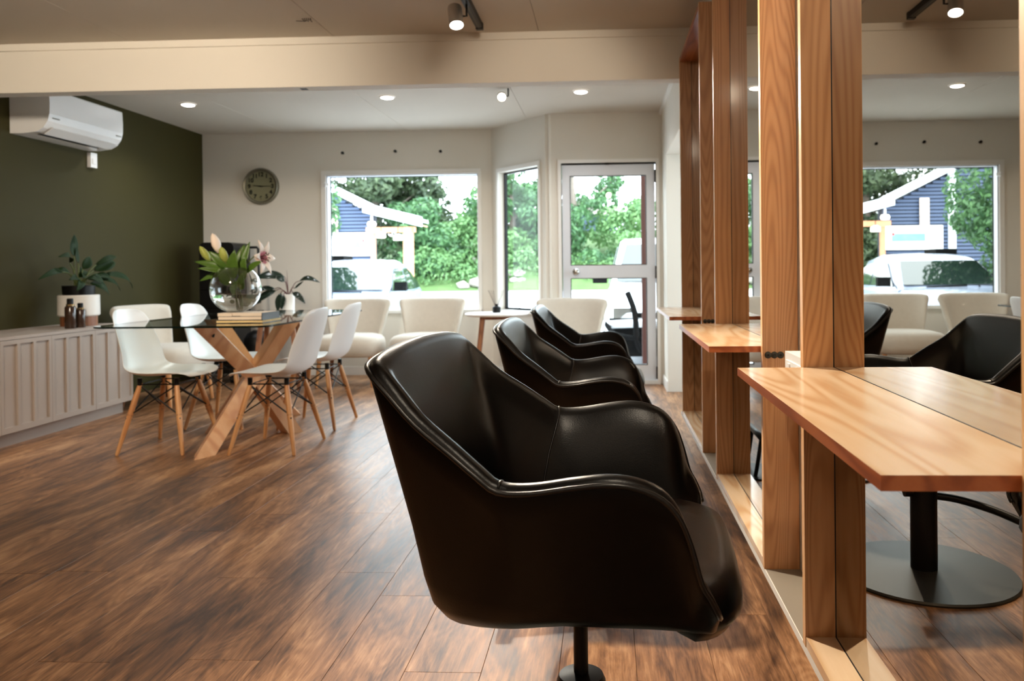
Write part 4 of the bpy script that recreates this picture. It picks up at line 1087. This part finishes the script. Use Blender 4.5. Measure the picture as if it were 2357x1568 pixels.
def shop():
    t = thing('shop_building', 'blue grey weatherboard shop with pale gable fascia across the lane', 'building', (0, 22, 0))
    z0 = gz(22)
    slope = (3.55-2.70)/(8.10-6.43)
    ztop = lambda x: 2.66+slope*(-6.43-x)
    z = z0; p = .098
    while z < 5.0:
        z1 = z+p
        xr = -6.44 if z1 < 2.66 else -6.43-(z1-2.66)/slope
        if xr < -11.9: break
        zt = z+p*.70
        MB().hexa([(-12, 0, z), (xr, 0, z), (xr, .1, z), (-12, .1, z), (-12, .02, zt), (xr, .02, zt), (xr, .1, zt), (-12, .1, zt)]).build('weatherboard', 'boards', t)
        z = z1
    box('wall', 'boardgap', -12, -6.44, .06, .5, z0, 2.6, t)
    MB().prism([(-12, 2.6), (-6.44, 2.6), (-12, ztop(-12))], 1, .06, .5).build('gable_wall', 'boardgap', t)
    def slab(name, m, xa, za, xb, zb, th, y0, y1):
        MB().hexa([(xa, y0, za), (xb, y0, zb), (xb, y1, zb), (xa, y1, za), (xa, y0, za+th), (xb, y0, zb+th), (xb, y1, zb+th), (xa, y1, za+th)]).build(name, m, t)
    slab('gable_fascia', 'fascia', -12, ztop(-12)+.0, -6.38, 2.68, .20, -.35, .0)
    slab('roof', 'fascia', -12, ztop(-12)+.06, -6.38, 2.74, .08, .0, .6)
    slab('porch_fascia', 'fascia', -6.40, 2.60, -4.86, 2.21, .26, -.95, -.75)
    slab('porch_roof', 'fascia', -6.40, 2.76, -4.95, 2.36, .08, -.75, .4)
    slab('porch_soffit', 'porchwood', -6.40, 2.62, -4.98, 2.26, .03, -.74, .4)
    box('porch_beam', 'porchwood', -6.42, -5.1, -.6, -.45, 2.08, 2.22, t)
    box('porch_post', 'porchwood', -5.40, -5.17, -.65, -.42, z0, 2.22, t)
    box('porch_post', 'porchwood', -6.44, -6.32, -.1, .0, z0, 2.22, t)
    box('corner_board', 'fascia', -8.31, -8.12, -.05, .02, z0, 3.6, t)
    box('corner_board', 'boards', -6.46, -6.42, -.03, .1, z0, 2.66, t)
    s = thing('sign_board', 'large white sign board with a blue picture strip on the shop', 'sign', (-7.2, 21.95, 1.79))
    box('board', 'signwhite', -.75, .75, -.04, -.005, -.32, .32, s)
    box('picture', 'signblue', -.29, .59, -.044, -.04, -.10, .11, s)
    box('emblem', 'signred', .52, .58, -.046, -.044, .06, .13, s)
    for (x, z, w_, h_) in ((-.555, .215, .03, .05), (-.53, .10, .12, .02), (-.46, -.16, .05, .05), (-.58, -.16, .05, .05), (-.46, -.26, .05, .05), (-.58, -.26, .05, .05)):
        box('mark', 'rubble', x-w_/2, x+w_/2, -.042, -.04, z-h_/2, z+h_/2, s)
    v = thing('hanging_sign', 'narrow peach coloured vertical sign above the white board', 'sign', (-7.48, 21.95, 2.47))
    for k, z in enumerate((-.25, .0, .25)): box('tile', 'signpeach', -.12, .12, -.03, -.005, z-.12, z+.12, v)
    for i, (x, z, lab) in enumerate(((-5.955, 1.99, 'glowing lamp under the porch beam, nearer the shop wall'), (-5.5, 1.92, 'glowing lamp under the porch beam, beside the post'))):
        l = thing('porch_lamp', lab, 'lamp', (x, 21.2, z), 0, 'porch lamps')
        MB().cyl((0, 0, .06), (0, 0, .10), .11, .05, n=14).build('shade', 'fascia', l)
        MB().cyl((0, 0, -.06), (0, 0, .06), .12, n=16).build('bulb', 'porchlamp', l)
        MB().cyl((0, 0, .1), (0, 0, .55), .012, n=6).build('cord', 'black', l)
    l = thing('porch_lamp', 'glowing bulkhead lamp on the shop corner', 'lamp', (-6.2, 21.2, 2.3), 0, 'porch lamps')
    MB().lathe([(.10, -.06), (.12, 0), (.09, .06)], 16).build('bulb', 'porchlamp', l)
    MB().cyl((0, 0, .05), (0, 0, .22), .03, n=8).build('mount', 'fascia', l)
shop()
o = tag(box('porch_post', 'redpost', .376, .44, 8.57, 8.63, -.3, 2.6), 'red brown timber post just outside the glazed door', 'post')

def car(name, label, loc, rz, paint, W, Lh, H, zbelt, hood_l, ws_l, roof_l, rear_l, suv=False):
    """body faces local -y; loc is the ground point under the nose centre"""
    t = thing(name, label, 'car', loc, rz)
    L = hood_l+ws_l+roof_l+rear_l
    hw = W/2
    # lower body: loft of rounded sections
    st = [(0, .80, .30, zbelt*.72), (.10, .92, .22, zbelt*.80), (.35, .99, .18, zbelt*.86), (hood_l*.95, 1, .18, zbelt), (hood_l+ws_l+.3, 1, .18, zbelt+.02), (L-.5, 1, .18, zbelt+.03), (L-.1, .95, .22, zbelt), (L, .86, .32, zbelt*.9)]
    P = []
    for y, k, zl, zh in st:
        h = hw*k; pr = []
        for x, z in ((0, zl), (.8, zl), (.95, zl+.06), (1, lerp(zl, zh, .35)), (1, lerp(zl, zh, .65)), (.955, zh-.05), (.86, zh), (.5, zh+.03), (0, zh+.04)): pr.append((x*h, y, z))
        ring = pr+[(-x, y_, z) for x, y_, z in pr[::-1][1:-1]]
        P.append(ring+[ring[0]])
    m = MB().grid(P); bmesh.ops.remove_doubles(m.bm, verts=m.bm.verts, dist=.0005)
    bmesh.ops.holes_fill(m.bm, edges=[e for e in m.bm.edges if len(e.link_faces) == 1])
    m.build('body', paint, t, smooth='auto')
    # cabin
    y0, y1, y2, y3 = hood_l-.02, hood_l+ws_l, hood_l+ws_l+roof_l, L-.12
    b0, b1 = hw*.93, hw*.76
    zt = H-.08
    secs = [(y0, b0, zbelt, b0, zbelt+.01), (y1-.12, b0, zbelt, lerp(b0, b1, .9), zt-.05), (y1+.15, b0, zbelt, b1, zt+.02), ((y1+y2)/2, b0, zbelt, b1*1.01, zt+.055), (y2, b0, zbelt, b1*.98, zt-.01), (lerp(y2, y3, .5), b0*.98, zbelt, b1*.95, lerp(zt, zbelt, .38)), (y3, b0*.95, zbelt, b0*.92, zbelt+.03)]
    P = []
    for y, wb, zb_, wt, z_ in secs:
        pr = [(wb, y, zb_-.03), (lerp(wb, wt, .5), y, lerp(zb_, z_, .52)), (wt*1.0, y, z_-.03), (wt*.88, y, z_+.005), (wt*.5, y, z_+.02), (0, y, z_+.025)]
        P.append(pr+[(-x, a, z) for x, a, z in pr[::-1][1:]])
    m = MB().grid(P); bmesh.ops.holes_fill(m.bm, edges=[e for e in m.bm.edges if len(e.link_faces) == 1])
    m.build('cabin', paint, t, smooth='auto')
    def lay(name, p, off=(0, 0, 0)):
        p = [Vector(q)+Vector(off) for q in p]
        nrm = (p[1]-p[0]).cross(p[3]-p[0]).normalized()*.012
        MB().hexa(list(p)+[q-nrm for q in p]).build(name, 'carglass', t)
    zl = zbelt+.05; ztp = zt-.075
    fy = lambda z: lerp(y0, y1-.12, (z-zbelt)/(zt-.05-zbelt))
    fx = lambda z: lerp(b0, lerp(b0, b1, .9), (z-zbelt)/(zt-.05-zbelt))
    lay('windscreen', [(-fx(zl)*.90, fy(zl), zl), (fx(zl)*.90, fy(zl), zl), (fx(ztp)*.86, fy(ztp), ztp), (-fx(ztp)*.86, fy(ztp), ztp)], (0, -.045, .028))
    sx = lambda z: lerp(b0, b1, min(1, (z-zbelt)/(zt-zbelt)))
    for s in (1, -1):
        ym = (y1+y2)/2+.0
        lay('side_window', [(s*(sx(zl)), fy(zl)+.16, zl), (s*(sx(zl)), ym-.03, zl), (s*sx(ztp), ym-.03, ztp), (s*sx(ztp), y1+.06, ztp)], (s*.018, 0, 0))
        lay('side_window', [(s*(sx(zl)), ym+.03, zl), (s*(sx(zl)), y2+.0, zl), (s*sx(ztp), y2-.28, ztp), (s*sx(ztp), ym+.03, ztp)], (s*.018, 0, 0))
        lay('side_window', [(s*(sx(zl)), y2+.06, zl), (s*(sx(zl)), y3-.35, zl+.03), (s*sx(ztp-.1), y2-.0, ztp-.08), (s*sx(ztp), y2-.22, ztp)], (s*.016, 0, 0))
        mm = MB().box(s*(hw*.97), s*(hw*.97+.19*1), y0+.22, y0+.32, zbelt+.05, zbelt+.19).bevel(.02).build('door_mirror', 'blackmatte', t, smooth='auto')
        MB().box(s*(hw*.72)-.13, s*(hw*.72)+.13, .0, .09, zbelt*.62, zbelt*.78).bevel(.03).build('headlamp', 'chrome', t, smooth='auto')
        for y in (.72, L-.75):
            wh = MB().cyl((s*(hw-.20), y, .32), (s*(hw+.01), y, .32), .325, n=24).build('wheel', 'blackmatte', t, smooth='auto')
            MB().cyl((s*(hw+.005), y, .32), (s*(hw+.02), y, .32), .2, n=16).build('hub', 'chrome', wh)
    g_ = .92 if suv else .5
    box('grille', 'blackmatte', -hw*g_, hw*g_, -.03, .12, zbelt*(.22 if suv else .42), zbelt*.66, t, bev=.02)
    for k in range(3): box('grille_bar', 'chrome', -hw*.48, hw*.48, -.045, -.028, zbelt*(.40+.07*k), zbelt*(.40+.07*k)+.02, t)
    box('bumper', 'blackmatte', -hw*.88, hw*.88, -.06, .1, .25, .42, t, bev=.03)
    for s in (1, -1): MB().tube([(s*hw*.45, y0-.02, zbelt+.045), (s*hw*.1-.3, y0+.02, zbelt+.06)], .01, 6).build('wiper', 'blackmatte', t)
    return t
ca = car('hatchback_car', 'silver blue hatchback car parked outside the picture window', (-4.06, 11.15, gz(12)), .03, 'silverpaint', 1.68, 0, 1.42, .86, 1.0, .75, 1.25, .85)
tag(box('cargo_box', 'blackmatte', -4.95, -4.6, 14.0, 14.5, 1.17, 1.32, bev=.02), 'black cargo box on the roof of the silver blue car', 'box')
cb = car('off_road_car', 'white off-road car with black bull bar outside the door', (.85, 9.55, gz(9.6)), -.02, 'whitepaint', 1.78, 0, 1.72, 1.02, 1.05, .6, 1.9, .8, True)
b = MB()
for s in (1, -1):
    b.tube(spline([(s*.45, -.10, .30), (s*.50, -.2, .45), (s*.52, -.22, .75), (s*.60, -.14, .98)], 5), .035, 10)
    b.tube(spline([(s*.5, -.2, .45), (s*.75, -.16, .5), (s*.86, -.02, .62)], 5), .03, 10)
b.tube([(-.52, -.22, .72), (.52, -.22, .72)], .03, 10).tube([(-.5, -.2, .45), (.5, -.2, .45)], .03, 10).build('bull_bar', 'blackmatte', cb, smooth=True)
MB().tube([(-.9, .0, .60), (-.45, -.09, .62), (.45, -.09, .62), (.9, 0, .60)], .05, 10).build('bumper_trim', 'whitepaint', cb, smooth=True)
